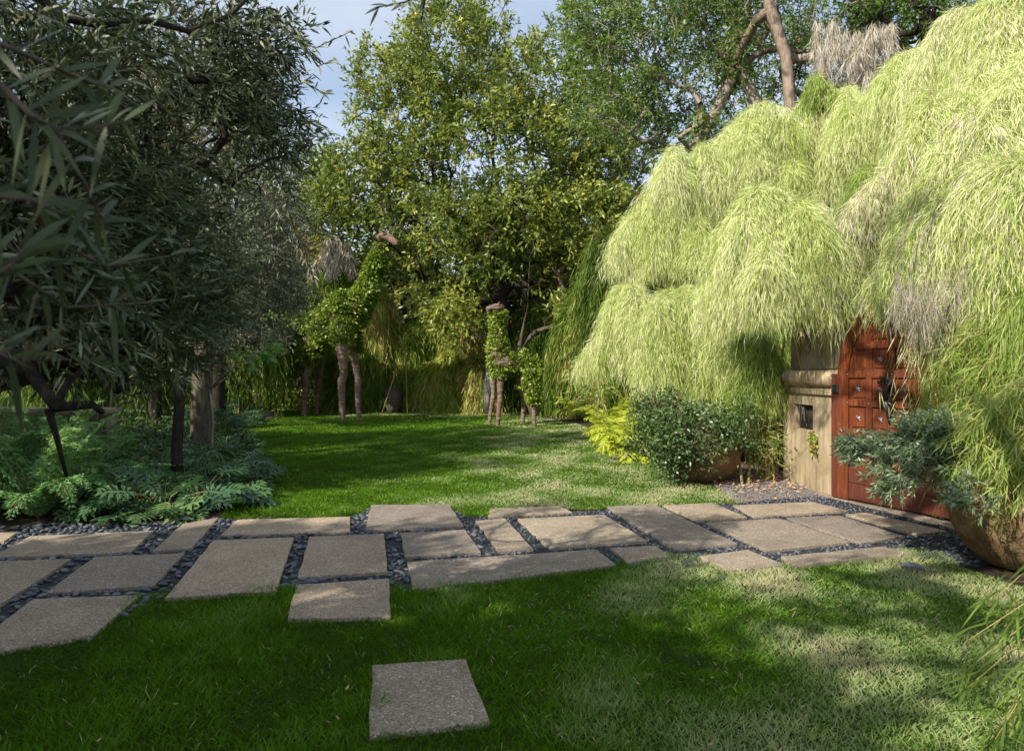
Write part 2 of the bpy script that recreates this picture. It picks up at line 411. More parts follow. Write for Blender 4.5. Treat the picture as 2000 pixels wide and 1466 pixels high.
def weeping(name, label, top, rad, hang, n_str, mat, k=11, leafL=0.2, W=0.009, tmean=0.5, dead=0.05, group=None,
            culm_to=None, face=None, step=0.07, cat='bamboo', sec=(0.35,), wid=(1.0,), nt=30, floor=None, sl=1.0):
    """cascading clump: canes arch up and outward from the core, branchlets with leaves hang along them"""
    top = np.asarray(top, float); rx, ry, rz = rad
    base = np.asarray(culm_to, float)
    t = thing(name, base, label, cat, group)
    face = face or (0, 6.28)
    R0 = (rx * ry * rz) ** (1 / 3)
    nt = int(nt)
    ph = face[0] + (rnd(nt) - 0.5) * face[1]
    lev = rnd(nt) ** 1.2                          # 0 = crest cane, 1 = low cane
    reach = (0.35 + 0.72 * rnd(nt)) * (0.85 + 0.25 * lev)
    S = np.stack([top[0] + rx * 0.25 * gau(nt) * 0.5, top[1] + ry * 0.3 * gau(nt) * 0.5, top[2] - rz * (0.12 + 1.0 * lev)], -1)
    rise = rz * (0.35 + 0.55 * rnd(nt)) * (1 - 0.35 * lev)
    fall = rise + rz * (0.05 + 0.55 * reach ** 2) * (0.6 + 0.6 * rnd(nt)) + 0.6 * hang * rnd(nt) * lev
    reach = reach * np.where(rnd(nt) < 0.14, 1.12, 1.0)
    hz = np.stack([np.cos(ph) * rx, np.sin(ph) * ry, np.zeros(nt)], -1) * reach[:, None]
    curl = gau(nt) * 0.35
    wh = rnd(nt) < 0.14; reach[wh] *= 1.15; rise = np.where(wh, rise * 1.25, rise); fall = np.where(wh, fall * 1.1, fall)
    hp = np.stack([-hz[:, 1], hz[:, 0], np.zeros(nt)], -1)
    def cane(i, s):
        s_ = s[:, None]
        return S[i] + hz[i] * s_ ** 0.9 + hp[i] * (curl[i] * s ** 2)[:, None] + np.array([0, 0, 1.0]) * (rise[i] * 1.6 * s - (fall[i] + 0.6 * rise[i]) * s ** 2)[:, None]
    wgt = np.linalg.norm(hz, axis=1) + fall; wgt = wgt * (0.5 + rnd(nt)) * np.where(wh, 0.22, 1.0); wgt /= wgt.sum()
    ti_ = RNG.choice(nt, n_str, p=wgt)
    s = 0.08 + 0.92 * rnd(n_str) ** 0.75
    o = cane(ti_, s); tg = nrm(cane(ti_, s + 0.03) - o)
    sd = nrm(np.cross(tg, [0, 0, 1.0]) + 1e-6)
    dirv = nrm(tg * 0.75 + sd * (gau(n_str) * 1.0)[:, None] + gau(n_str, 3) * 0.35 + np.array([0, 0, 0.2]))
    Ls = step * k * sl * (0.45 + 0.9 * rnd(n_str)) * (0.8 + 0.4 * s)
    u = (np.arange(k) + rnd(n_str, k)) / k
    sag = (0.9 + 0.5 * rnd(n_str, 1))
    out = u - 0.42 * u ** 2
    pos = o[:, None] + dirv[:, None] * (Ls[:, None] * out)[..., None] * 0.8
    pos[..., 2] -= Ls[:, None] * sag * u ** 1.7 * 0.85
    tan = dirv[:, None] * (1 - 0.84 * u)[..., None] * 0.8 + np.array([0, 0, -1.0]) * (1.45 * sag * u ** 0.7)[..., None]
    tan = nrm(tan) + nrm(gau(n_str, k, 3)) * 0.48
    tan[..., 2] -= 0.1
    pos += gau(n_str, k, 3) * 0.018
    ctint = gau(nt) * 0.10
    tint = tmean + ctint[ti_][:, None] + gau(n_str, 1) * 0.08 + gau(n_str, k) * 0.10 + 0.08 * (s[:, None] - 0.5)
    tint = np.clip(tint, 0.02, 0.93)
    dc = rnd(nt) < dead * 0.6
    hue = (rnd(n_str) < dead * 0.6)[:, None] | (rnd(n_str, k) < dead * 0.4) | (dc[ti_][:, None] & (rnd(n_str, k) < 0.45))
    tint = np.where(hue, 1.0 - 0.05 * rnd(n_str, k), tint)
    P_ = pos.reshape(-1, 3); T_ = tan.reshape(-1, 3); tt = tint.ravel()
    if floor is not None:
        q = P_[:, 2] > floor + 0.12 * gau(len(P_)) * R0; P_, T_, tt = P_[q], T_[q], tt[q]
    P_[:, 2] = np.maximum(P_[:, 2], 0.1)
    n = len(P_)
    a = Acc()
    a.ribbons(P_, T_, leafL * (0.5 + 0.9 * rnd(n)), W * (0.6 + 0.8 * rnd(n)), 0.25 * rnd(n), tt, sec, wid)
    a.build('foliage', mat, t)
    cm = Acc()
    for i in range(nt):
        ii = np.full(9, i); ss = np.linspace(0, 1, 9); pts = cane(ii, ss)
        cm.tube(pts, np.linspace(0.013, 0.003, 9), 4, cap=False)
        if i % 3 == 0:
            q = np.linspace(0, 1, 8)[:, None]; b = base + np.array([gau(1)[0] * 0.2, gau(1)[0] * 0.2, 0])
            cm.tube(b + (pts[0] - b) * q + gau(1, 3) * 0.15 * np.sin(q * math.pi), np.linspace(0.022, 0.013, 8), 5)
    cm.build('culm', M['culm'], t, True)
    return t

def frame_from(zaxis, up=None):
    """frames with local y = direction, z = approx up"""
    y = nrm(zaxis); N = len(y)
    if up is None: up = np.tile([0, 0, 1.0], (N, 1))
    x = nrm(np.cross(y, up)); z = np.cross(x, y)
    return np.stack([x, y, z], -1)

def inpoly(x, y, poly):
    poly = np.asarray(poly); n = len(poly); r = np.zeros(len(x), bool); j = n - 1
    for i in range(n):
        xi, yi = poly[i][:2]; xj, yj = poly[j][:2]
        c = ((yi > y) != (yj > y)) & (x < (xj - xi) * (y - yi) / (yj - yi + 1e-12) + xi)
        r ^= c; j = i
    return r

def edgedist(x, y, poly):
    poly = np.asarray(poly)[:, :2]; d = np.full(len(x), 1e9)
    for i in range(len(poly)):
        a = poly[i]; b = poly[(i + 1) % len(poly)]; ab = b - a
        t = np.clip(((x - a[0]) * ab[0] + (y - a[1]) * ab[1]) / (ab @ ab), 0, 1)
        d = np.minimum(d, np.hypot(x - a[0] - t * ab[0], y - a[1] - t * ab[1]))
    return d
# ================================================================== ground, path, lawn
def sheet(name, poly, z, mat):
    bm = bmesh.new(); bm.faces.new([bm.verts.new((p[0], p[1], z)) for p in poly])
    bmesh.ops.triangulate(bm, faces=bm.faces[:])
    o = bm_obj(name, bm, mat); 
    if o.data.polygons[0].normal.z < 0: o.data.flip_normals()
    return tag(o, kind='structure')

sheet('ground', [(-90, -30), (90, -30), (90, 140), (-90, 140)], 0.0, M['soil'])

back_px = [(430, 1016), (464, 1020), (688, 1015), (724, 996), (880, 994), (905, 1009), (952, 1012), (962, 1001), (1095, 996), (1185, 996), (1290, 991),
           (1400, 986), (1445, 985), (1430, 962), (1390, 948), (1330, 942), (1290, 905), (1280, 885), (1230, 868), (1190, 850), (1150, 836),
           (1120, 826), (1040, 812), (900, 803), (700, 796), (585, 797), (540, 806), (480, 818), (470, 860), (500, 900), (455, 960)]
back_lawn = [G(u, v)[:2] for u, v in back_px]
front_px = [(-420, 1300), (0, 1252), (180, 1226), (240, 1176), (330, 1158), (430, 1152), (545, 1146), (570, 1150), (762, 1146), (800, 1152),
            (1000, 1132), (1130, 1112), (1200, 1098), (1240, 1090), (1300, 1086), (1380, 1084), (1420, 1104), (1560, 1100), (1740, 1076),
            (1800, 1072), (1852, 1085), (1880, 1110), (1990, 1148)]
front_lawn = [G(u, v)[:2] for u, v in front_px] + [np.array([5.0, 4.3]), np.array([5.0, 0.6]), np.array([-4.5, 0.6]), np.array([-4.5, 3.2])]
sheet('lawn', back_lawn, 0.004, M['turf'])
sheet('front_lawn', front_lawn, 0.004, M['turf'])
path_poly = [(-9.5, 4.6), (-5.6, 6.5)] + [tuple(G(u, v)[:2]) for u, v in
             [(100, 1026), (300, 1024), (432, 1013), (466, 1018), (686, 1013), (726, 993), (878, 992), (904, 1008), (950, 1012), (962, 999), (1095, 994), (1117, 1002), (1185, 996), (1290, 990), (1395, 987), (1440, 984), (1600, 968), (1650, 974), (1870, 1020)]] \
            + [(4.9, 6.0), (3.6, 5.3)] + [tuple(G(u, v)[:2]) for u, v in [(1740, 1082), (1400, 1110), (1200, 1106), (800, 1158), (560, 1152), (330, 1164), (180, 1240), (-400, 1310)]]
pebble_bed = NT('pebble_bed'); _n = pebble_bed.noise(40, 4, 0.6, pebble_bed.pos())
M['bed'] = pebble_bed.done(pebble_bed.pbr(pebble_bed.ramp(_n, [(0.3, (0.012, 0.014, 0.018)), (0.7, (0.05, 0.055, 0.065))]), 0.9))
sheet('path', path_poly, 0.008, M['bed'])
litter_poly = [G(u, v)[:2] for u, v in [(1395, 950), (1440, 984), (1520, 976), (1606, 972), (1545, 938), (1500, 905), (1380, 905)]]
sheet('gravel_bed', litter_poly, 0.012, M['litter'])

SL = [  # corners in photo pixels, label
 ([(-90, 1060), (-60, 1042), (38, 1036), (8, 1056)], 'small sliver of paving slab poking from under the ferns at the left frame edge'),
 ([(-20, 1088), (58, 1046), (300, 1035), (255, 1076)], 'wide slab just behind the fern, at the left end of the path back row'),
 ([(297, 1075), (357, 1022), (428, 1009), (374, 1069)], 'narrow slanting slab partly under the lobed-leaf plants'),
 ([(431, 1044), (463, 1014), (684, 1008), (684, 1037)], 'long shallow slab along the lawn edge, right of the lobed-leaf plants'),
 ([(713, 1033), (725, 985), (878, 984), (906, 1027)], 'squarish slab that juts back into the far lawn in the middle of the path'),
 ([(-330, 1205), (-150, 1099), (140, 1090), (-2, 1180)], 'slab cut by the left frame edge in the middle row'),
 ([(89, 1156), (185, 1086), (361, 1079), (300, 1142)], 'square slab in the middle row ringed by the largest pebbles'),
 ([(322, 1166), (417, 1054), (574, 1048), (540, 1152)], 'largest upright slab left of centre reaching the front grass'),
 ([(581, 1126), (604, 1047), (750, 1041), (757, 1115)], 'almost square slab right above the grass-edged slab'),
 ([(790, 1086), (782, 1040), (909, 1033), (939, 1076)], 'small slab with a streak of sun on its right corner, behind the longest slab'),
 ([(953, 1008), (958, 992), (1095, 987), (1117, 999)], 'thin sunlit slab edging the far lawn near the middle'),
 ([(974, 1075), (929, 1016), (987, 1011), (1042, 1071)], 'narrow slab standing between two pebble strips, partly sunlit'),
 ([(1072, 1068), (1011, 1012), (1180, 1004), (1264, 1055)], 'large shaded trapezoid slab right of the narrow slab'),
 ([(-90, 1285), (65, 1168), (275, 1160), (180, 1238)], 'front slab in the lower left corner, its edge frayed by grass'),
 ([(562, 1206), (578, 1140), (760, 1129), (763, 1203)], 'slab set into the front lawn with grass on three sides, touching the path'),
 ([(806, 1150), (795, 1096), (1165, 1072), (1203, 1101)], 'longest slab, lying along the front lawn in the centre'),
 ([(1226, 1098), (1192, 1069), (1280, 1064), (1308, 1084)], 'smallest front-row slab between two pebble gaps, lower edge under grass'),
 ([(1316, 1071), (1185, 988), (1278, 984), (1440, 1060)], 'long slanting slab with dappled sun crossing the whole path'),
 ([(1425, 1112), (1365, 1085), (1460, 1072), (1532, 1101)], 'front-row slab half hidden by grass, left of the last front slab'),
 ([(1365, 1016), (1295, 986), (1392, 981), (1459, 1009)], 'sunny back-row slab in front of the round potted shrub'),
 ([(1500, 1074), (1378, 1020), (1522, 1011), (1660, 1057)], 'big sunlit slab in the middle row toward the gate'),
 ([(1472, 1007), (1432, 986), (1585, 979), (1655, 996)], 'pale slab beside the gravel at the foot of the gate pillar'),
 ([(1552, 1102), (1525, 1085), (1725, 1066), (1785, 1080)], 'last front-row slab, tapering toward the gold-brown pot'),
 ([(1680, 1059), (1537, 1010), (1640, 1006), (1765, 1046)], 'slab half in bush shadow in front of the gate'),
 ([(1790, 1042), (1652, 1003), (1690, 1000), (1850, 1036)], 'narrow slab strip next to the gate sill, under the bush shadow'),
]
slabs = []
def make_slab(pts, label, z=0.035, name='paving_slab', cat='paving slab', group='paving slabs of the garden path'):
    bm = bmesh.new()
    # slight wobble along the edges, then a rounded worn edge
    ring = []
    n = len(pts)
    for i in range(n):
        a = np.array(pts[i]); b = np.array(pts[(i + 1) % n]); L = np.linalg.norm(b - a); m = max(2, int(L / 0.14))
        for j in range(m):
            s = j / m; q = a + (b - a) * s
            ring.append(q + (gau(2) * 0.0035 if j else 0))
    vs = [bm.verts.new((q[0], q[1], -0.03)) for q in ring]
    f = bm.faces.new(vs)
    ex = bmesh.ops.extrude_face_region(bm, geom=[f])
    top = [e for e in ex['geom'] if isinstance(e, bmesh.types.BMVert)]
    for v in top: v.co.z = z
    bmesh.ops.recalc_face_normals(bm, faces=bm.faces[:])
    edges = [e for e in bm.edges if all(v.co.z > z - 1e-4 for v in e.verts)]
    bmesh.ops.bevel(bm, geom=edges, offset=0.008, segments=2, profile=0.6, affect='EDGES')
    o = bm_obj(name, bm, M['slab'])
    tag(o, label, cat, group); slabs.append([q[:2] for q in pts]); return o
for px, lb in SL:
    make_slab([G(u, v, 0.035)[:2] for u, v in px], lb)
make_slab([G(u, v, 0.035)[:2] for u, v in [(726, 1297), (910, 1285), (957, 1405), (722, 1432)]], 'single stepping slab alone in the dark green front lawn', name='stepping_slab', group=None)
# gate sill strip
make_slab([np.array(q) for q in [(3.80, 8.62), (3.96, 8.55), (4.62, 6.15), (4.40, 6.12)]], 'long pale concrete sill strip under the red gate', name='gate_sill', cat='sill', group=None, z=0.028)
# far flagstones
FAR = [([(478, 812), (520, 805), (560, 808), (520, 817)], 'nearest flagstone of the far path, beside the lawn corner'),
       ([(475, 803), (510, 798), (548, 801), (520, 806)], 'second flagstone of the far path behind the large giraffe topiary'),
       ([(505, 796), (545, 792), (580, 795), (545, 800)], 'farthest flagstone of the back path under the bamboo')]
for px, lb in FAR:
    make_slab([G(u, v, 0.03)[:2] for u, v in px], lb, 0.03, 'flagstone', 'flagstone', 'flagstones of the far path')

# ---- pebbles in the joints
def icosphere():
    bm = bmesh.new(); bmesh.ops.create_icosphere(bm, subdivisions=2, radius=1)
    v = np.array([q.co[:] for q in bm.verts]); f = np.array([[a.index for a in p.verts] for p in bm.faces]); bm.free(); return v, f
ICO = icosphere()
def rocks(acc, xy, z, size, flat=0.45, tint=None, tilt=0.25, elong=0.45):
    N = len(xy); v, f = ICO
    an = rnd(N) * 6.28
    sx = size * (0.8 + elong * rnd(N)); sy = size * (0.55 + 0.25 * rnd(N)); sz = size * flat * (0.7 + 0.5 * rnd(N))
    up = nrm(np.stack([gau(N) * tilt, gau(N) * tilt, np.ones(N)], -1))
    x = nrm(np.cross(np.stack([np.cos(an), np.sin(an), np.zeros(N)], -1), up)); y = np.cross(up, x)
    R = np.stack([x * sx[:, None], y * sy[:, None], up * sz[:, None]], -1)
    o = np.stack([xy[:, 0], xy[:, 1], np.full(N, z) + sz * 0.6 + rnd(N) * size * 0.25], -1)
    acc.template(v, f.ravel(), [3] * len(f), o, R, np.ones(N), rnd(N) if tint is None else tint)
def path_points(n, poly, margin):
    pp = np.array(poly); lo = pp.min(0); hi = pp.max(0)
    q = lo + (hi - lo) * rnd(n, 2); k = inpoly(q[:, 0], q[:, 1], poly)
    q = q[k]
    for s in slabs:
        i = inpoly(q[:, 0], q[:, 1], s); e = edgedist(q[:, 0], q[:, 1], s)
        q = q[~(i | (e < margin))]
    return q
q = path_points(26000, path_poly, 0.010)
q = q[(q[:, 0] > -5.2) & (q[:, 0] < 5)]
# left part: large cobbles; toward the gate: small chips
big = (q[:, 0] + gau(len(q)) * 0.5) < -1.0
a = Acc()
qb = q[big]; qs = q[~big]
def thin(q, r):
    keep = []; grid = {}
    for i, p in enumerate(q):
        c = (int(p[0] // r), int(p[1] // r)); ok = True
        for dx in (-1, 0, 1):
            for dy in (-1, 0, 1):
                for j in grid.get((c[0] + dx, c[1] + dy), ()):
                    if (q[j][0] - p[0]) ** 2 + (q[j][1] - p[1]) ** 2 < r * r: ok = False
        if ok: keep.append(i); grid.setdefault(c, []).append(i)
    return q[keep]
qb = thin(qb, 0.032); qs = thin(qs, 0.021)
rocks(a, qb, 0.008, 0.026 * (0.7 + 0.7 * rnd(len(qb))), 0.42)
rocks(a, qs, 0.008, 0.017 * (0.7 + 0.6 * rnd(len(qs))), 0.45, tilt=0.5)
o = a.build('river_pebbles', M['pebble'], smooth=True)
tag(o, 'dark blue-grey river pebbles filling the joints between the path slabs', 'pebbles', kind='stuff')
# ---- gravel and dry leaves by the pillar
a = Acc(); pp = np.array(litter_poly); lo = pp.min(0); hi = pp.max(0)
q = lo + (hi - lo) * rnd(9000, 2); q = q[inpoly(q[:, 0], q[:, 1], litter_poly)]
rocks(a, q[:2600], 0.012, 0.014 * (0.6 + 0.8 * rnd(len(q[:2600]))), 0.6, 0.75 + 0.25 * rnd(len(q[:2600])), 0.4)
tag(a.build('gravel', M['pebble'], smooth=True), 'grey gravel at the foot of the gate pillar', 'gravel', kind='stuff')
a = Acc(); q = lo + (hi - lo) * rnd(2600, 2); q = q[inpoly(q[:, 0], q[:, 1], litter_poly)]
q = q[(rnd(len(q)) < np.clip((q[:, 1] - 8.3) / 1.5, 0.06, 1))]
n = len(q); an = rnd(n) * 6.28
a.ribbons(np.c_[q, 0.02 + rnd(n) * 0.03], np.c_[np.cos(an), np.sin(an), gau(n) * 0.2], 0.07, 0.025, 0.1, 0.3 + 0.3 * rnd(n), side=np.tile([0, 0, 1.0], (n, 1)) + gau(n, 3) * 0.3)
M['dryleaf'] = leafmat('dry_leaf', [(0, (0.25, 0.12, 0.06)), (0.5, (0.55, 0.36, 0.22)), (1, (0.75, 0.6, 0.45))], 0.8, 0.1)
tag(a.build('leaf_litter', M['dryleaf']), 'dry tan leaves scattered over the gravel by the pillar', 'leaf litter', kind='stuff')

# ---- grass
def field(x, y, seed, sc):
    r = np.random.default_rng(seed); f = np.zeros(len(x))
    for i in range(10):
        a = r.random() * 6.28; k = sc * (0.6 + 1.8 * r.random()); p = r.random() * 6.28
        f += np.sin((x * math.cos(a) + y * math.sin(a)) * k + p)
    return f / 3.2
def sig(x): return 1 / (1 + np.exp(-x))
def grass(name, label, poly, dens, Lm, Wm, ylim, margin, tiles=1.0):
    pp = np.array(poly); lo = pp.min(0); hi = pp.max(0); A = (hi - lo).prod()
    pts = []
    bands = ylim
    for (y0, y1, d, wsc) in bands:
        lo2 = np.array([lo[0], max(lo[1], y0)]); hi2 = np.array([hi[0], min(hi[1], y1)])
        if (hi2 <= lo2).any(): continue
        n = int((hi2 - lo2).prod() * d)
        q = lo2 + (hi2 - lo2) * rnd(n, 2)
        lim = np.abs(q[:, 0]) < q[:, 1] * 0.80 + 1.0
        q = q[lim]; q = q[inpoly(q[:, 0], q[:, 1], poly)]
        pts.append(np.c_[q, np.full(len(q), wsc)])
    q = np.concatenate(pts)
    x, y, ws = q.T
    for s in slabs:
        i = inpoly(x, y, s); e = edgedist(x, y, s)
        cdist = np.min([np.hypot(x - p[0], y - p[1]) for p in s], axis=0)
        lim = np.clip(0.026 + 0.04 * field(x, y, 5, 14) + 0.09 * np.exp(-cdist / 0.05), -0.01, 0.12)
        k = ~(i & (e > lim)); x, y, ws = x[k], y[k], ws[k]
    n = len(x)
    tow = np.zeros((n, 2)); edge = np.zeros(n)
    for s in slabs:
        e = edgedist(x, y, s); cc = np.mean(s, axis=0); q_ = (e < 0.04)
        v_ = np.stack([cc[0] - x, cc[1] - y], -1); tow[q_] = nrm(v_[q_]); edge[q_] = 1
    h = field(x, y, 3, 5) ; h2 = field(x, y, 9, 1.6); h3 = field(x, y, 21, 16)
    az = field(x, y, 31, 6) * 2.0 + gau(n) * 2.2
    lean = 0.55 + 0.35 * rnd(n)
    d = np.stack([np.cos(az) * lean, np.sin(az) * lean, 0.75 + 0.3 * rnd(n) + 0.12 * h], -1)
    L = Lm * (0.7 + 0.6 * rnd(n)) * (1 + 0.22 * h + 0.12 * h3) 
    # colour: sunlight painted in, paler toward the gate; shaded left kept saturated green
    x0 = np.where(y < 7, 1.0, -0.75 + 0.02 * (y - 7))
    dry = sig((x + 0.55 * h2 + 0.2 * h - x0) / 0.38)  # dry = weight of the painted sunlit tone
    dry = np.maximum(dry, sig((y - 24.5) / 0.8) * (x > -7))  # far strip gets the painted sunlit tone too
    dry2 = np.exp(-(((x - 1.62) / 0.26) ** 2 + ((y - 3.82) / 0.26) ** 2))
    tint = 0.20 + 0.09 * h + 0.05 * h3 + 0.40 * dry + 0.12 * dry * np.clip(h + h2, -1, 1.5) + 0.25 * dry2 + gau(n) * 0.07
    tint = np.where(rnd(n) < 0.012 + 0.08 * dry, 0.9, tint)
    L = np.clip(L, 0.015, 0.12) * (1 - 0.25 * dry) * (1 + 0.55 * edge * rnd(n))
    d[:, :2] += tow * 0.5 * rnd(n, 1)
    a = Acc()
    near = y < 5.5
    z = np.full(n, 0.004)
    o = np.stack([x, y, z], -1)
    W = Wm * ws
    if near.any():
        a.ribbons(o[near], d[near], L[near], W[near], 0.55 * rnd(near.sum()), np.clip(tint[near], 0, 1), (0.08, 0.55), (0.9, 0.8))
    fr = ~near
    if fr.any():
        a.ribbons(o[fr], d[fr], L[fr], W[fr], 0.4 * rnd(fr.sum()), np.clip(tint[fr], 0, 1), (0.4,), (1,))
    tag(a.build(name, M['grass']), label, 'grass', kind='stuff')
grass('front_grass', 'short green grass in front of the path, painted paler toward the sunlit gate side', front_lawn, 0, 0.052, 0.0036,
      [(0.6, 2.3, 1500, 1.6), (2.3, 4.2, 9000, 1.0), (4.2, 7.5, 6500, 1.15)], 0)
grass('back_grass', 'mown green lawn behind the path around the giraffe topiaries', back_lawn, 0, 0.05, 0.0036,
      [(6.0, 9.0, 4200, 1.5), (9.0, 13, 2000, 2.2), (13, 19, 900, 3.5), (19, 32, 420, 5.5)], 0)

# ================================================================== gate, pillar, wall
D0 = np.array([3.92, 8.18]); De = np.array([0.37, -0.93]); De /= np.linalg.norm(De); Dn = np.array([De[1], -De[0]])
if Dn[0] > 0: Dn = -Dn
def dp(s, z, n=0.0):
    q = D0 + De * s + Dn * n; return (q[0], q[1], z)
gate = thing('arched_gate', dp(0.95, 0.03), 'round-topped red wooden gate with square panels and metal flower studs', 'gate')
WD = 1.9; RA = WD / 2; ZS = 1.5; ZB = 0.045
def arch_outline(inset=0.0, nseg=28):
    pts = [(inset, ZB + inset * 0), (inset, ZS)]
    r = RA - inset
    for i in range(1, nseg):
        a = math.pi - math.pi * i / nseg; pts.append((RA + r * math.cos(a), ZS + r * math.sin(a)))
    pts += [(WD - inset, ZS), (WD - inset, ZB)]
    return pts
def prism(outline, n0, n1, name, mat, parent, bevel=0.0):
    bm = bmesh.new()
    A = [bm.verts.new(dp(s, z, n0)) for s, z in outline]; B = [bm.verts.new(dp(s, z, n1)) for s, z in outline]
    bm.faces.new(A); bm.faces.new(B[::-1]); k = len(A)
    for i in range(k): bm.faces.new([A[i], A[(i + 1) % k], B[(i + 1) % k], B[i]][::-1])
    bmesh.ops.recalc_face_normals(bm, faces=bm.faces[:])
    if bevel: bmesh.ops.bevel(bm, geom=bm.edges[:], offset=bevel, segments=1, affect='EDGES')
    return bm
def merge(bms):
    out = bmesh.new()
    for b in bms:
        me = bpy.data.meshes.new('t'); b.to_mesh(me); b.free(); out.from_mesh(me); bpy.data.meshes.remove(me)
    return out
bm_obj('door_leaf', prism(arch_outline(), -0.06, 0.0, '', None, None), M['door'], gate)
# raised border following the arch
oc, ic = arch_outline(), arch_outline(0.15)
ringb = bmesh.new()
for i in range(len(oc) - 1):
    quad = [oc[i], oc[i + 1], ic[i + 1], ic[i]]
    A = [ringb.verts.new(dp(s, z, 0.001)) for s, z in quad]; B = [ringb.verts.new(dp(s, z, 0.026)) for s, z in quad]
    ringb.faces.new(B)
    for j in range(4):
        if j in (0, 2): ringb.faces.new([A[j], A[(j + 1) % 4], B[(j + 1) % 4], B[j]])
bmesh.ops.remove_doubles(ringb, verts=ringb.verts[:], dist=1e-4); bmesh.ops.recalc_face_normals(ringb, faces=ringb.faces[:])
bm_obj('border', ringb, M['door'], gate)
rails = []; panels = []; low = []
rows = [(0.48, 0.80), (0.88, 1.14), (1.22, 1.47), (1.56, 1.80), (1.89, 2.12)]
cols = [(0.18 + 0.292 * i, 0.18 + 0.292 * i + 0.215) for i in range(6)]
def chord(z):
    if z <= ZS: return 0.15, WD - 0.15
    r = RA - 0.15; h = z - ZS
    if h >= r: return None
    c = math.sqrt(r * r - h * h); return RA - c, RA + c
def rect(s0, s1, z0, z1, n0, n1, bev=0.004): return prism([(s0, z0), (s0, z1), (s1, z1), (s1, z0)], n0, n1, '', None, None, bev)
for z0, z1 in [(0.80, 0.88), (1.14, 1.22), (1.47, 1.56), (1.80, 1.89), (2.12, 2.18)]:
    c = chord(z1)
    rails.append(rect(c[0], c[1], z0 + 0.002, z1 - 0.002, 0.001, 0.024))
for i in range(5):
    s0 = cols[i][1]; s1 = cols[i + 1][0]
    ztop = ZS + math.sqrt(max((RA - 0.15) ** 2 - (abs((s0 + s1) / 2 - RA) + 0.04) ** 2, 0))
    rails.append(rect(s0 + 0.002, s1 - 0.002, 0.42, ztop, 0.001, 0.0215))
bm_obj('rail', merge(rails), M['door'], gate)
studs = []
for z0, z1 in rows:
    for s0, s1 in cols:
        c = chord(z1)
        if c is None or s0 < c[0] - 0.01 or s1 > c[1] + 0.01: continue
        panels.append(rect(s0 + 0.022, s1 - 0.022, z0 + 0.022, z1 - 0.022, 0.001, 0.015, 0.006))
        studs.append(((s0 + s1) / 2, (z0 + z1) / 2))
panel_objs = [bm_obj('panel', _p, M['door'], gate) for _p in panels]
bm_obj('bottom_board', merge([rect(0.152, WD - 0.152, ZB + 0.01, 0.24, 0.001, 0.020), rect(0.152, WD - 0.152, 0.245, 0.415, 0.001, 0.016)]), M['door_low'], gate)
def star(s, z, r, petals=6):
    bm = bmesh.new(); c = bm.verts.new(dp(s, z, 0.030)); ring = []
    for i in range(petals * 2):
        a = i * math.pi / petals + 0.3; rr = r * (1 if i % 2 == 0 else 0.42); ring.append(bm.verts.new(dp(s + math.cos(a) * rr, z + math.sin(a) * rr, 0.022 if i % 2 == 0 else 0.016)))
    for i in range(len(ring)): bm.faces.new([c, ring[i], ring[(i + 1) % len(ring)]])
    m = bmesh.ops.create_icosphere(bm, subdivisions=1, radius=r * 0.3); bmesh.ops.translate(bm, verts=m['verts'], vec=dp(s, z, 0.031))
    return bm
for (s, z), po in zip(studs, panel_objs):
    bm_obj('flower_stud', star(s, z, 0.042), M['pewter'], po, False)
def nail(p, r):
    b = bmesh.new(); m = bmesh.ops.create_icosphere(b, subdivisions=1, radius=r); bmesh.ops.translate(b, verts=b.verts[:], vec=p)
    bm_obj('nail_head', b, M['pewter'], gate, True)
for z in (0.84, 1.18, 1.515, 1.845):
    for i in range(6):
        s = 0.165 + i * 0.292 - 0.02
        c = chord(z)
        if s < c[0] - 0.06 or s > c[1]: continue
        nail(dp(s, z, 0.026), 0.009)
for i in range(14):
    nail(dp(0.1 + i * 0.125, 0.2 if i % 2 else 0.33, 0.02), 0.006)
# sculpted handle: a twisting iron figure
a = Acc(); hs = 0.73
cur = lambda l: np.array([dp(hs + s, z, n) for s, z, n in l])
a.tube(cur([(-0.12, 1.47, .03), (-0.09, 1.44, .06), (-0.03, 1.45, .08), (0.02, 1.48, .09), (0.05, 1.44, .10), (0.03, 1.36, .11), (-0.005, 1.28, .12), (0.01, 1.2, .12), (0.02, 1.12, .10), (0.0, 1.03, .07), (-0.02, 0.97, .03)]),
       [.014, .022, .018, .02, .025, .028, .034, .036, .03, .02, .012], 8)
a.tube(cur([(0.0, 1.3, .12), (0.05, 1.27, .12), (0.09, 1.30, .11), (0.11, 1.27, .1)]), [.018, .015, .012, .006], 6)
a.tube(cur([(0.0, 1.22, .12), (0.06, 1.2, .13), (0.1, 1.16, .11), (0.09, 1.12, .09)]), [.018, .014, .012, .006], 6)
a.tube(cur([(-0.09, 1.44, .06), (-0.13, 1.42, .07), (-0.15, 1.45, .06)]), [.018, .014, .004], 6)
a.tube(cur([(-0.08, 1.45, .06), (-0.12, 1.50, .06)]), [.014, .004], 6)
a.build('handle', M['iron'], gate, True)
for (s, z) in ((0.045, 0.86),):
    b = star(s, z, 0.055, 5); bm_obj('hinge_plate', merge([b, star(s + 0.01, z - 0.07, 0.04, 5), star(s - 0.005, z + 0.06, 0.035, 5)]), M['pewter'], gate)
bm_obj('hinge', merge([rect(-0.07, 0.03, 1.29, 1.39, 0.03, 0.05, 0.008)]), M['iron'], gate)
bm_obj('jamb', merge([rect(-0.105, -0.004, 0.04, 1.52, -0.05, 0.02, 0.008)]), M['door_low'], gate)

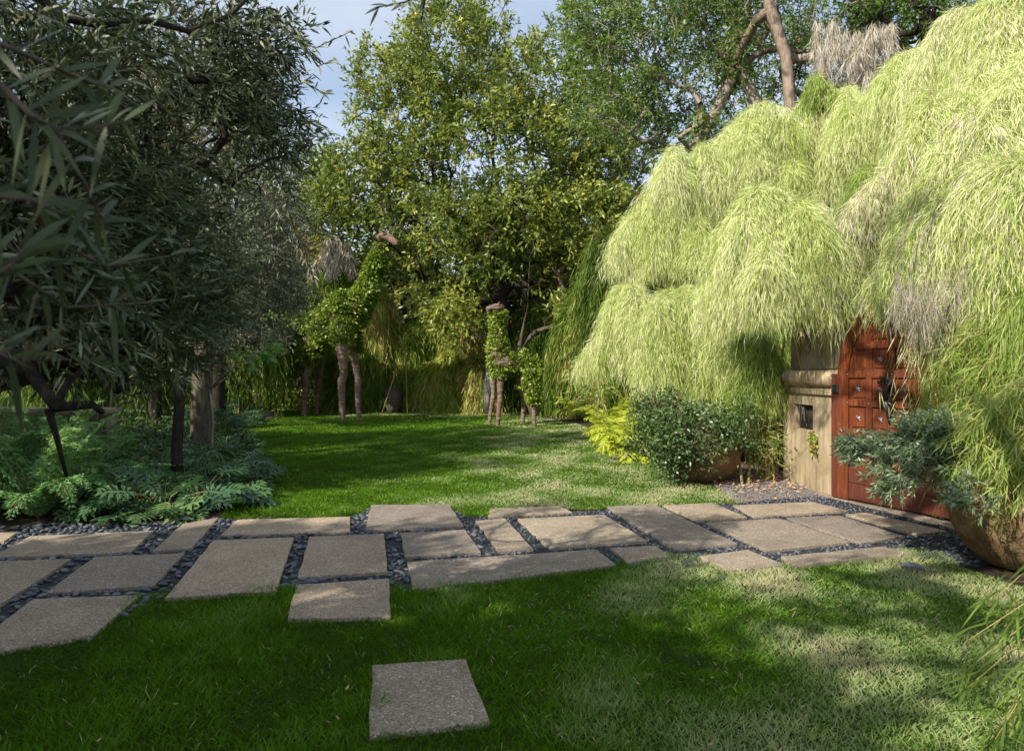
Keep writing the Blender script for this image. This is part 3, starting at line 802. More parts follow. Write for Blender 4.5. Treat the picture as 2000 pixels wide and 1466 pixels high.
# ---- pillar
pil = thing('gate_pillar', (4.2, 9.0, 0), 'tan plastered pillar with rounded cornice left of the red gate', 'pillar')
plan = [(3.92, 9.85), (3.915, 8.66), (3.94, 8.34), (4.0, 8.29), (4.5, 8.25), (4.5, 9.85)]
bm = bmesh.new()
ys = [9.85, 9.49, 8.89, 8.66]; zs = [0, 0.775, 1.11, 1.25]
X0 = 3.92
def quad(b, pts): b.faces.new([b.verts.new(p) for p in pts])
for i in range(3):
    for j in range(3):
        if i == 1 and j == 1: continue
        quad(bm, [(X0, ys[i], zs[j]), (X0, ys[i + 1], zs[j]), (X0, ys[i + 1], zs[j + 1]), (X0, ys[i], zs[j + 1])])
d = 0.09
quad(bm, [(X0, 9.49, .775), (X0 + d, 9.49, .775), (X0 + d, 8.89, .775), (X0, 8.89, .775)])
quad(bm, [(X0, 9.49, 1.11), (X0, 8.89, 1.11), (X0 + d, 8.89, 1.11), (X0 + d, 9.49, 1.11)])
quad(bm, [(X0, 9.49, .775), (X0, 9.49, 1.11), (X0 + d, 9.49, 1.11), (X0 + d, 9.49, .775)])
quad(bm, [(X0, 8.89, .775), (X0 + d, 8.89, .775), (X0 + d, 8.89, 1.11), (X0, 8.89, 1.11)])
rest = [(3.92, 8.66), (3.945, 8.34), (4.0, 8.29), (4.5, 8.25), (4.5, 9.85), (3.92, 9.85)]
for i in range(len(rest) - 1):
    p, q2 = rest[i], rest[i + 1]
    quad(bm, [(p[0], p[1], 0), (q2[0], q2[1], 0), (q2[0], q2[1], 1.25), (p[0], p[1], 1.25)])
bmesh.ops.remove_doubles(bm, verts=bm.verts[:], dist=1e-4); bmesh.ops.recalc_face_normals(bm, faces=bm.faces[:])
bm_obj('shaft', bm, M['stucco'], pil)
prof = [(1.25, 0.0), (1.252, 0.03), (1.262, 0.036), (1.345, 0.036), (1.352, 0.032)]
for i in range(11):
    t = math.pi * (i / 10) - math.pi / 2; prof.append((1.462 + 0.105 * math.sin(t), 0.035 + 0.085 * math.cos(t)))
prof += [(1.569, -0.05)]
pc = np.array([4.2, 9.07]); pl = np.array([(3.92, 9.85), (3.92, 8.66), (3.94, 8.36), (3.99, 8.29), (4.5, 8.25), (4.5, 9.85)])
nv = []
for i in range(len(pl)):
    e1 = pl[i] - pl[i - 1]; e2 = pl[(i + 1) % len(pl)] - pl[i]
    n1 = np.array([-e1[1], e1[0]]) / np.linalg.norm(e1); n2 = np.array([-e2[1], e2[0]]) / np.linalg.norm(e2)
    m = (n1 + n2); m /= (m @ m) / 2
    nv.append(m if m @ (pl[i] - pc) > 0 else -m)
bm = bmesh.new(); rings = []
for z, of in prof: rings.append([bm.verts.new((*(p + m * of), z)) for p, m in zip(pl, nv)])
for r1, r2 in zip(rings, rings[1:]):
    for i in range(len(pl)): bm.faces.new([r1[i], r1[(i + 1) % len(pl)], r2[(i + 1) % len(pl)], r2[i]])
bm.faces.new(rings[-1]); bmesh.ops.recalc_face_normals(bm, faces=bm.faces[:])
bm_obj('cornice', bm, M['stucco'], pil, True)
a = Acc(); a.box((X0 + d - 0.004, 9.19, 0.9425), (0.012, 0.596, 0.331)); nb = a.build('niche_panel', M['niche'], pil)
a = Acc()
def nl(pts, r=0.0035): a.tube(np.array([(X0 + 0.03 + n, 9.49 - y, 0.775 + z) for y, z, n in pts]), r, 5)
for pts in ([(0.02, .33, 0), (0.06, .24, 0), (0.14, .33, 0)], [(0.06, .24, 0), (0.05, .12, 0)], [(0.12, .10, 0), (0.19, .32, -.01), (0.27, .12, 0)], [(0.12, .22, 0), (0.26, .22, 0)], [(0.15, .03, 0), (0.22, .30, 0)], [(0.25, .30, 0), (0.29, .1, 0)]): nl(pts)
a.build('stem_ornament', M['dead'], nb)
a = Acc()
for cy, cz in ((0.20, .07), (0.27, .05), (0.24, .11)):
    th = np.linspace(0, 6.28, 12); a.tube(np.array([(X0 + 0.045, 9.49 - cy + 0.035 * math.cos(t), 0.775 + cz + 0.03 * math.sin(t)) for t in th]), 0.007, 5)
a.build('scroll_ornament', M['iron'], nb, True)
# creeper on the pillar face
cr = thing('creeper_sprig', (3.9, 8.75, 0.55), 'small green and red creeper sprig clinging to the tan pillar face', 'creeper')
a = Acc(); a.tube(np.array([(3.905, 9.45, 0.35), (3.9, 9.25, 0.44), (3.9, 9.05, 0.55), (3.9, 8.85, 0.62), (3.895, 8.76, 0.70)]), [.002, .003, .003, .003, .002], 4); a.build('stem', M['bark_grey'], cr)
a = Acc(); n = 70; o = np.stack([3.905 - rnd(n) * 0.05, 8.78 + gau(n) * 0.035, 0.48 + rnd(n) * 0.30], -1); o[:, 1] += (o[:, 2] - 0.63) * 0.12
a.ribbons(o, gau(n, 3) + np.array([-1, 0, -0.2]), 0.055, 0.045, 0.2, rnd(n)); 
o = np.stack([3.905 - rnd(6) * 0.02, 9.33 + gau(6) * 0.02, 0.47 + gau(6) * 0.02], -1); a.ribbons(o, gau(6, 3) + np.array([-1, 0, 0]), 0.04, 0.035, 0.1, 0.2); a.build('leaves', M['succulent'], cr)

# ---- upper wall behind the pillar with round rosette
uw = thing('upper_wall', (4.3, 9.0, 1.57), 'grey-tan plaster wall block above the pillar with a round rosette', 'wall')
bm = bmesh.new(); m = bmesh.ops.create_cube(bm, size=1)
for v in bm.verts: v.co = Vector((4.02 + (v.co.x + .5) * 0.48, 8.12 + (v.co.y + .5) * 1.73, 1.572 + (v.co.z + .5) * 0.47))
bmesh.ops.bevel(bm, geom=bm.edges[:], offset=0.015, segments=2, affect='EDGES')
bm_obj('wall_block', bm, M['stucco_grey'], uw)
a = Acc()
for r, t in ((0.085, 0.012), (0.055, 0.009)):
    th = np.linspace(0, 6.2832, 25); a.tube(np.array([(4.012, 9.28 + r * math.cos(q), 1.88 + r * math.sin(q)) for q in th]), t, 6, cap=False)
for i in range(8):
    q = i * math.pi / 4; a.tube(np.array([(4.012, 9.28 + r * math.cos(q), 1.88 + r * math.sin(q)) for r in (0.01, 0.03, 0.05)]), [.008, .014, .004], 6)
a.build('rosette', M['stucco_grey'], uw, True)
# garden walls continuing behind the bamboo
def wall(name, label, p, q, h, th, mat):
    p = np.array(p); q = np.array(q); e = (q - p) / np.linalg.norm(q - p); n = np.array([-e[1], e[0]]) * th / 2
    bm = bmesh.new(); vs = []
    for z in (0, h):
        for c in (p - n, q - n, q + n, p + n): vs.append(bm.verts.new((c[0], c[1], z)))
    for f in ((0, 3, 2, 1), (4, 5, 6, 7), (0, 1, 5, 4), (1, 2, 6, 5), (2, 3, 7, 6), (3, 0, 4, 7)): bm.faces.new([vs[i] for i in f])
    bmesh.ops.bevel(bm, geom=bm.edges[:], offset=0.02, segments=2, affect='EDGES')
    return tag(bm_obj(name, bm, mat), label, 'wall')
wall('garden_wall', 'tan plaster garden wall running back behind the weeping bamboo', (4.75, 9.9), (5.2, 26), 2.2, 0.3, M['stucco'])
e1 = D0 + De * (WD + 0.15)
wall('garden_wall', 'tan plaster garden wall right of the gate behind the potted plants', e1, e1 + De * 3.2, 2.1, 0.35, M['stucco'])
bw = thing('low_bench_wall', (-9.6, 14, 0), 'low tan wall with pale flat coping at the far left behind the ferns', 'wall')
a = Acc(); a.box((-11.0, 14.2, 0.34), (5.4, 0.5, 0.68)); a.build('wall_body', M['stucco_grey'], bw)
a = Acc(); a.box((-11.0, 14.15, 0.76), (5.5, 0.75, 0.13)); a.build('coping', M['slab'], bw)

a = Acc(); n = 380; x = -4.5 + 9.5 * rnd(n); y = 2.2 + 7 * rnd(n) ** 1.3
kq = (rnd(n) < np.clip(0.15 + 0.18 * (x + 1), 0.08, 1)) & (x < y * .75 + .5); x, y = x[kq], y[kq]; n = len(x)
an = rnd(n) * 6.28; onl = inpoly(x, y, path_poly)
a.ribbons(np.c_[x, y, np.where(onl, 0.04, 0.045) + rnd(n) * 0.01], np.c_[np.cos(an), np.sin(an), gau(n) * 0.15], 0.036 * (.6 + .7 * rnd(n)), 0.012, -0.1, 0.5 * rnd(n), side=np.tile([0, 0, 1.0], (n, 1)) + gau(n, 3) * 0.3)
tag(a.build('fallen_leaves', M['dryleaf']), 'scattered fallen dry leaves on the lawn and path', 'fallen leaves', kind='stuff')
# ================================================================== big trees
def px(u, v, Y, ru, rv, rd):
    """ellipsoid lobe seen at pixel (u, v), depth Y, with pixel radii ru, rv and depth radius rd"""
    return (P(u, v, Y), (ru * Y / F, rd, rv * Y / F))

def cx(*a): return [np.asarray(q, float) for q in a]

# broad-leaved tree in the middle
Yc = 27.5
def clear_view(T):
    """keep foliage out of the space the two topiaries stand in"""
    u = CU + T[:, 0] * F / T[:, 1]; v = CV - (T[:, 2] - H) * F / T[:, 1]
    g1 = (u > 575) & (u < 800) & (v > 440) & (T[:, 1] < 27); g2 = (u > 930) & (u < 1070) & (v > 575) & (T[:, 1] < 24)
    g3 = (u < 832) & (v < 108 - (u - 700) * 0.77); g4 = (u < 668) & (v < 285); g5 = (u > 1012) & (u < 1066) & (v < 75)
    return ~(g1 | g2 | g3 | g4 | g5)
ct = tree('broad_leaf_tree', 'large spreading yellow-green tree in the middle behind the two giraffe topiaries', 'tree',
     cx((-0.5, Yc, 0), (-0.45, Yc, 1.5), P(985, 640, Yc), P(978, 580, Yc), P(965, 500, Yc), P(985, 420, Yc), P(960, 300, Yc), P(930, 180, Yc)), 0.30,
     [px(960, 320, Yc, 250, 150, 4.0), px(800, 240, Yc, 120, 120, 3), px(745, 165, Yc - 1, 65, 65, 1.8), px(700, 375, Yc - 1, 100, 100, 2.5), px(890, 120, Yc, 120, 90, 3),
      px(1060, 180, Yc, 160, 100, 3.4), px(1190, 330, Yc, 90, 120, 3), px(840, 450, Yc - 1.5, 170, 75, 2.5), px(1080, 430, Yc - 1.5, 180, 80, 3), px(930, 20, Yc, 95, 60, 2.2),
      px(640, 420, Yc, 60, 80, 1.5), px(720, 500, Yc, 100, 55, 2), px(1200, 460, Yc, 60, 60, 2), px(820, 545, Yc - 1, 110, 45, 1.6), px(1110, 540, Yc, 100, 45, 1.6), px(940, 530, Yc - 2.5, 60, 40, 1.2),
      px(620, 340, Yc, 50, 45, 1.2), px(860, 610, Yc - 2, 60, 40, 1.0), px(830, 60, Yc, 50, 50, 1.5)], 1900, None, M['bark_dark'], M['center'],
     twigs=6, tl=0.62, k=8, L=0.22, W=0.088, bend=0.35, spread=0.85, shell=0.3, lift=0.3, rmin=0.013, seg=1.0, first=3, tmean=0.5, keep=clear_view)
s = Skel(cx((0.8, Yc - 2, 0), P(1012, 690, Yc - 2), P(1030, 600, Yc - 2), P(1035, 500, Yc - 2), P(1075, 430, Yc - 2)))
lt = thing('leaning_tree', (0.8, Yc - 2, 0), 'thin dark tree leaning right with a forked bare limb, right of the small giraffe head', 'tree', None)
T = lobe_points([px(1120, 470, Yc - 1, 80, 60, 1.2), px(900, 630, Yc - 3, 60, 45, 0.8), px(850, 590, Yc - 3, 55, 50, .7), px(1100, 380, Yc + 1, 70, 50, 1), px(1120, 600, Yc - 2, 60, 50, .8)], 150, 0.2)
T = T[clear_view(T)]
s.grow(T[np.argsort(np.linalg.norm(T - s.p[0], axis=1))], 1, 0.6)
a = Acc(); s.mesh(a, 0.12, 0.014); a.build('trunk', M['bark'], lt, True)
tp, td = s.tipdir(); o = np.repeat(tp, 6, 0); d = nrm(np.repeat(td, 6, 0) + gau(len(o), 3) * 0.8); a = Acc()
leaves_on_twigs(a, o, d, 0.5, 8, 0.22, 0.085, 0.3, 0.8, 0.66); a.build('crown', M['center'], lt)

# tall trees top right
tree('tall_tree', 'tall tree with pinkish forked trunk rising above the weeping bamboo, small dark green leaves', 'tree',
     cx((6.2, 15.5, 0), (6.2, 15.5, 3), P(1545, 230, 15.5), P(1535, 110, 15.5), P(1505, 20, 15.5), P(1480, -80, 15.5), P(1440, -160, 16)), 0.13,
     [px(1470, 20, 16.5, 80, 60, 1.5), px(1570, 90, 17, 50, 60, 1.0), px(1500, -60, 16.5, 120, 60, 2), px(1430, 110, 17, 50, 50, 1)],
     190, None, M['bark_pink'], M['tall'], twigs=6, tl=0.5, k=8, L=0.12, W=0.042, spread=0.9, shell=0.2, rmin=0.010, seg=0.9, first=4, tmean=0.52, group='tall trees above the bamboo', lift=0)
tree('tall_tree', 'tall grey-trunked tree right of the pink-barked one, partly behind hanging dead fronds', 'tree',
     cx((7.3, 16, 0), (7.3, 16, 3), P(1615, 200, 16), P(1600, 110, 16), P(1590, 20, 16), P(1640, -80, 16)), 0.11,
     [px(1640, 10, 18.5, 110, 60, 2), px(1530, 110, 19.5, 60, 80, 1.5), px(1720, 60, 19, 70, 100, 1.6), px(1640, 150, 20, 80, 50, 1.2)],
     210, None, M['bark_grey'], M['tall'], twigs=6, tl=0.6, k=8, L=0.13, W=0.045, spread=0.9, shell=0.2, rmin=0.012, seg=0.9, first=3, tmean=0.5, group='tall trees above the bamboo', lift=0)
tree('tall_tree', 'dark-trunked tree at the top right between the frond cluster and the high bamboo crest', 'tree',
     cx((11.2, 18, 0), (11.1, 18, 4), P(1810, 120, 18), P(1812, 50, 18), P(1795, -30, 18), P(1790, -110, 18)), 0.2,
     [px(1800, 30, 18, 110, 80, 2), px(1870, 0, 18, 80, 60, 1.6), px(1720, -10, 18, 90, 50, 1.5)],
     190, None, M['bark_dark'], M['tall'], twigs=6, tl=0.6, k=8, L=0.13, W=0.045, spread=0.9, shell=0.2, rmin=0.012, seg=0.9, first=3, tmean=0.42, group='tall trees above the bamboo', lift=0)
tree('limb_tree', 'pale-limbed tree whose bare limb slants up to the left over the bamboo crest', 'tree',
     cx((6.4, 17, 0), (6.3, 17, 3), P(1475, 195, 17), P(1440, 130, 17), P(1395, 92, 17), P(1345, 55, 17), P(1290, 15, 17), P(1230, -30, 17)), 0.15,
     [px(1330, 10, 17, 90, 50, 1.2), px(1420, 150, 17.5, 60, 50, 1.0), px(1400, 40, 18, 110, 80, 2), px(1240, 110, 18, 110, 100, 2), px(1190, 60, 18, 95, 75, 2), px(1310, 190, 18, 110, 60, 1.6), px(1420, 235, 18, 90, 50, 1.4), px(1340, 265, 18, 70, 45, 1.2), px(1200, 225, 18, 90, 60, 1.6), px(1150, 30, 18, 60, 50, 1.2)], 760, None, M['bark_grey'], M['tall'],
     twigs=6, tl=0.5, k=8, L=0.12, W=0.042, spread=0.9, shell=0.2, rmin=0.01, seg=0.8, first=3, tmean=0.5, lift=0)
tree('scrub_tree', 'greyish fine-leaved scrubby tree with pale stems between the middle tree and the bamboo', 'tree',
     cx((3.4, 30, 0), (3.3, 30, 3), P(1140, 520, 30), P(1150, 420, 30), P(1145, 330, 30)), 0.24,
     [px(1150, 420, 30, 100, 110, 2.5), px(1200, 300, 30, 90, 90, 2.5), px(1110, 510, 30, 70, 60, 2)], 200, None, M['bark_pale'], M['scrub'],
     twigs=7, tl=0.8, k=6, L=0.16, W=0.05, spread=0.9, shell=0.1, rmin=0.02, seg=1.0, first=2, tmean=0.5)
tree('back_tree', 'grey-green tree behind the olives at the left, seen below the sky gap', 'tree',
     cx((-11, 30, 0), (-11, 30, 3), P(560, 480, 30), P(600, 400, 30)), 0.3,
     [px(640, 380, 30, 60, 70, 2), px(520, 420, 30, 120, 120, 3), px(600, 500, 31, 90, 50, 2), px(330, 430, 30, 160, 160, 3)], 300, None, M['bark_dark'], M['center'],
     twigs=6, tl=0.9, k=7, L=0.24, W=0.08, spread=0.9, shell=0.1, rmin=0.02, seg=1.1, first=2, tmean=0.45)
tree('back_tree', 'dim green tree closing the gap low behind the middle tree', 'tree',
     cx((-3.5, 34, 0), (-3.5, 34, 3), P(850, 560, 34), P(860, 480, 34)), 0.3,
     [px(830, 470, 34, 110, 70, 2), px(960, 480, 34, 110, 80, 2), px(760, 520, 34, 70, 60, 2), px(1070, 470, 35, 60, 70, 2)], 260, None, M['bark_dark'], M['center'],
     twigs=6, tl=0.9, k=7, L=0.28, W=0.10, spread=0.9, shell=0.1, rmin=0.02, seg=1.1, first=2, tmean=0.35)
tree('amber_tree', 'tree with amber-yellow leaves glimpsed through the olive branches', 'tree',
     cx((-11.5, 22, 0), (-11.5, 22, 3), P(300, 300, 22)), 0.16,
     [px(290, 160, 22, 35, 35, .8), px(560, 480, 24, 40, 15, .6), px(330, 250, 22, 40, 60, .8)], 60, None, M['bark_dark'], M['amber'],
     twigs=6, tl=0.6, k=6, L=0.18, W=0.09, spread=0.9, shell=0.1, rmin=0.02, seg=1.1, first=2, tmean=0.5)

# ================================================================== olives on the left
# nearest olive: trunk just outside the left edge, limbs reach across the upper left
ol = thing('olive_tree', (-3.9, 3.0, 0), 'nearest olive tree filling the upper left, big narrow leaves close to the camera', 'olive tree', 'olive trees')
trunkA = cx((-3.9, 3.0, 0), (-3.8, 3.0, 0.9), (-3.5, 3.1, 1.8), (-3.2, 3.3, 2.6), (-2.7, 3.6, 3.3))
s = Skel(trunkA)
lobA = [px(110, 300, 2.6, 150, 260, 0.8), px(60, 560, 2.2, 140, 150, 0.6), px(250, 420, 3.2, 130, 220, 0.9), px(330, 600, 3.3, 100, 110, 0.7), px(150, 100, 2.8, 170, 110, 0.7),
        px(380, 130, 3.4, 110, 150, 0.55), px(478, 130, 3.6, 85, 130, 0.32), px(470, 300, 4.2, 110, 90, 0.4), px(530, 60, 3.6, 55, 60, 0.22), px(535, 240, 4.0, 50, 60, 0.3), px(170, 700, 3.4, 160, 60, 0.6), px(0, 300, 2.2, 100, 350, .7), px(420, 480, 5.2, 60, 80, .5)]
T = lobe_points(lobA, 800, 0.15)
T = T[np.argsort(np.linalg.norm(T - s.p[0], axis=1))]
s.grow(T, 1, 0.35, 0.14)
a = Acc(); s.mesh(a, 0.11, 0.0028); 
limb = [((-3.2, 1.9, 2.6), P(-40, 45, 2.6), P(90, 28, 2.6), P(190, 48, 2.7), P(290, 40, 2.8), P(370, 62, 3.0), P(450, 30, 3.3), P(500, -20, 3.5)), ((-3.4, 2.6, 1.5), P(-60, 690, 2.9), P(60, 725, 2.8), P(110, 795, 2.7), P(180, 790, 2.7), P(200, 805, 2.75)),
        (P(110, 795, 2.7), P(130, 745, 2.8), P(200, 700, 2.9), P(220, 640, 3.0)), (P(95, 800, 2.7), P(110, 850, 2.75), P(130, 930, 2.8))]
for L_, (r0, r1) in zip(limb, ((.022, .008), (.038, .012), (.018, .008), (.016, .007))):
    a.tube(np.array(L_), np.linspace(r0, r1, len(L_)), 7)
a.build('trunk', M['bark_dark'], ol, True)
tp, td = s.tipdir(); n = len(tp); m = 4; o = np.repeat(tp, m, 0)
d = nrm(np.repeat(td, m, 0) * 0.6 + nrm(gau(n * m, 3)) * 0.8 + np.array([0.25, 0, -0.05]))
tl = 0.20 * (0.6 + 0.8 * rnd(n * m)); ac = Acc(); ac.ribbons(o, d, tl, 0.0035, 0.1, 0.5); ac.build('twig', M['bark_dark'], ol)
ac = Acc(); leaves_on_twigs(ac, o, d, tl, 12, 0.062, 0.0115, 0.3, 0.75, 0.42 + 0.14 * gau(n * m), (0.35, 0.7), (1.0, 0.75))
ac.build('crown', M['olive'], ol)
# out-of-focus sprays close to the lens
near = [[P(0, 165, .72), P(60, 225, .72), P(105, 250, .74), P(170, 250, .78), P(255, 235, .84)], [P(-60, 380, .8), P(60, 390, .82), P(150, 430, .85), P(220, 440, .9)],
        [P(-60, 60, .8), P(80, 120, .85), P(170, 160, .9), P(215, 170, .95)], [P(105, 250, .74), P(150, 330, .8), P(200, 430, .85)],
        [P(-80, 640, .75), P(0, 690, .75), P(60, 720, .8)], [P(60, 390, .82), P(100, 470, .9), P(210, 520, 1.0), P(330, 500, 1.1)], [P(-80, 470, .8), P(40, 540, .85), P(130, 600, .95), P(300, 590, 1.1)],
        [P(-40, 560, .7), P(20, 520, .7), P(60, 470, .72)]]
a = Acc(); ac = Acc()
for pts in near:
    pts = np.array(pts); a.tube(pts, np.linspace(0.0035, 0.0012, len(pts)), 6)
    for i in range(len(pts) - 1):
        q = 3; t = rnd(q); o = pts[i] + (pts[i + 1] - pts[i]) * t[:, None]; dd = nrm(pts[i + 1] - pts[i])
        for j in range(q):
            for sgn in ((-1, 1) if rnd(1)[0] < .6 else (1,)):
                dv = nrm(dd * 0.7 + sgn * np.array([0.25, 0.3, 0.8]) * (0.5 + rnd(1)[0]) + gau(3) * 0.3)
                ac.ribbons(o[j:j + 1], dv[None], 0.060 + 0.02 * rnd(1), 0.0088, 0.5 * rnd(1), 0.1 + 0.38 * rnd(1), (0.15, 0.4, 0.7), (0.6, 1, 0.8), side=np.array([[0.2, -1, 0.2]]) + gau(1, 3) * 0.6)
a.build('near_twig', M['bark'], ol, True); ac.build('near_leaves', M['olive'], ol, True)
# twigs entering at the top of the sky gap and down at the giraffe
a = Acc(); ac = Acc()
for pts, cnt in (([P(900, -60, 2.6), P(840, -20, 2.6), P(790, 5, 2.55), P(735, 15, 2.5)], 9), ([P(860, -60, 2.6), P(830, 0, 2.6), P(822, 50, 2.6)], 5),
            ([P(520, 20, 4.2), P(570, 60, 4.2), P(615, 95, 4.2), P(690, 60, 4.2)], 9), ([P(575, 60, 4.2), P(620, 130, 4.2), P(645, 120, 4.2)], 7), ([P(545, 300, 5), P(560, 400, 5), P(585, 480, 5.1), P(615, 545, 5.1)], 16),
            ([P(530, 380, 5), P(545, 440, 5), P(600, 500, 5)], 12), ([P(570, 150, 4.5), P(610, 170, 4.5), P(640, 185, 4.5)], 9), ([P(560, 220, 4.6), P(600, 240, 4.6), P(630, 245, 4.6)], 9)):
    pts = np.array(pts); a = Acc(); ac = Acc(); a.tube(pts, np.linspace(0.006, 0.002, len(pts)), 5)
    for i in range(len(pts) - 1):
        t = (np.arange(cnt) + rnd(cnt)) / cnt; o = pts[i] + (pts[i + 1] - pts[i]) * t[:, None]; dd = nrm(pts[i + 1] - pts[i])
        ac.ribbons(o, dd * 0.8 + gau(cnt, 3) * 0.55, 0.07, 0.013, 0.2, 0.6 + 0.3 * rnd(cnt), (0.35, 0.7), (1, .75))
    _tw = a.build('hanging_twig', M['bark_dark'], ol, True); ac.build('leaves', M['olive'], _tw)

tree('olive_tree', 'olive tree with smooth stout grey trunk rising from the lobed-leaf bed', 'olive tree',
     cx((-5.45, 12, 0), P(392, 840, 12), P(396, 720, 12), P(405, 650, 12), P(400, 560, 12), P(385, 450, 12)), 0.17,
     [px(430, 300, 11, 150, 150, 1.6), px(480, 470, 11, 120, 110, 1.5), px(350, 480, 11, 110, 120, 1.5), px(540, 560, 11.5, 60, 90, 1), px(430, 170, 11, 120, 90, 1.2), px(260, 330, 11, 120, 150, 1.5)],
     650, None, M['bark'], M['olive_far'], twigs=9, tl=0.45, k=10, L=0.085, W=0.02, bend=0.2, spread=0.8, group='olive trees', shell=0.1, rmin=0.006, seg=0.6, first=2, tmean=0.42)
tree('olive_tree', 'slim forked olive tree just left of the stout grey trunk', 'olive tree',
     cx((-4.2, 8.6, 0), P(345, 880, 8.6), P(352, 760, 8.6), P(372, 680, 8.6), P(392, 560, 8.6)), 0.065,
     [px(330, 520, 8.5, 110, 100, 0.9), px(230, 620, 8.5, 110, 90, 0.9), px(420, 480, 8.5, 70, 90, .8), px(160, 500, 8, 110, 120, 1)],
     260, None, M['bark_dark'], M['olive_far'], twigs=7, tl=0.32, k=10, L=0.07, W=0.016, bend=0.2, spread=0.8, group='olive trees', shell=0.1, rmin=0.005, seg=0.5, first=2, tmean=0.36)
tree('olive_tree', 'far olive tree with dense grey-brown crown behind the leafy citrus twig', 'olive tree',
     cx((-8.2, 19, 0), (-8.2, 19, 1), P(430, 620, 19), P(470, 480, 19)), 0.2,
     [px(520, 560, 19, 100, 100, 2), px(420, 540, 19, 120, 120, 2), px(560, 440, 19, 70, 80, 1.5), px(300, 520, 19, 130, 130, 2), px(470, 640, 18, 90, 50, 1.2)],
     420, None, M['bark_dark'], M['olive_far'], twigs=8, tl=0.6, k=8, L=0.13, W=0.032, bend=0.2, spread=0.9, group='olive trees', shell=0.1, rmin=0.01, seg=0.8, first=2, tmean=0.40)
tree('olive_tree', 'low spreading olive tree at the far left behind the ferns', 'olive tree',
     cx((-10.5, 12.5, 0), (-10.4, 12.5, 1), (-10, 12.5, 1.8), (-9.6, 12.4, 3)), 0.15,
     [px(100, 600, 12, 150, 110, 1.5), px(200, 440, 12, 150, 140, 1.5), px(40, 350, 12, 130, 170, 1.5), px(150, 180, 12, 180, 140, 1.5)],
     460, None, M['bark_dark'], M['olive_far'], twigs=8, tl=0.5, k=9, L=0.10, W=0.026, bend=0.2, spread=0.9, group='olive trees', shell=0.1, rmin=0.008, seg=0.7, first=2, tmean=0.32)

# trees outside the frame on the sun side: they throw the shade that lies over the lawn and the path
def shade_tree(name, label, x, y, h, r, n=430):
    tree(name, label, 'tree', cx((x, y, 0), (x, y, h * 0.3), (x + 0.2, y, h * 0.6)), 0.22,
         [((x, y, h * 0.66), (r, r, h * 0.34)), ((x, y, h * 0.35), (r * 0.8, r * 0.8, h * 0.25))], n, None, M['bark_dark'], M['center'],
         twigs=6, tl=0.8, k=6, L=0.30, W=0.13, spread=0.9, shell=0.1, rmin=0.02, seg=1.2, first=1, tmean=0.45)

tree('overhead_olive', 'olive tree behind the camera whose thin high boughs reach over the path', 'olive tree',
     cx((-2.2, -2.6, 0), (-2.0, -2.2, 2.6), (-1.2, -0.6, 4.6), (-0.3, 2.0, 5.6), (0.5, 4.2, 5.6)), 0.14,
     [((0.3, 4.4, 5.3), (1.1, 0.9, .5)), ((-2.6, -0.6, 5.0), (1.4, 1.3, .6)), ((1.5, 4.9, 5.9), (0.9, 0.9, .4)), ((-0.9, 1.8, 5.3), (1.2, 1.2, .5))], 170, None, M['bark'], M['olive_far'],
     twigs=6, tl=0.35, k=9, L=0.08, W=0.024, spread=0.8, shell=0.1, rmin=0.006, seg=0.6, first=2)
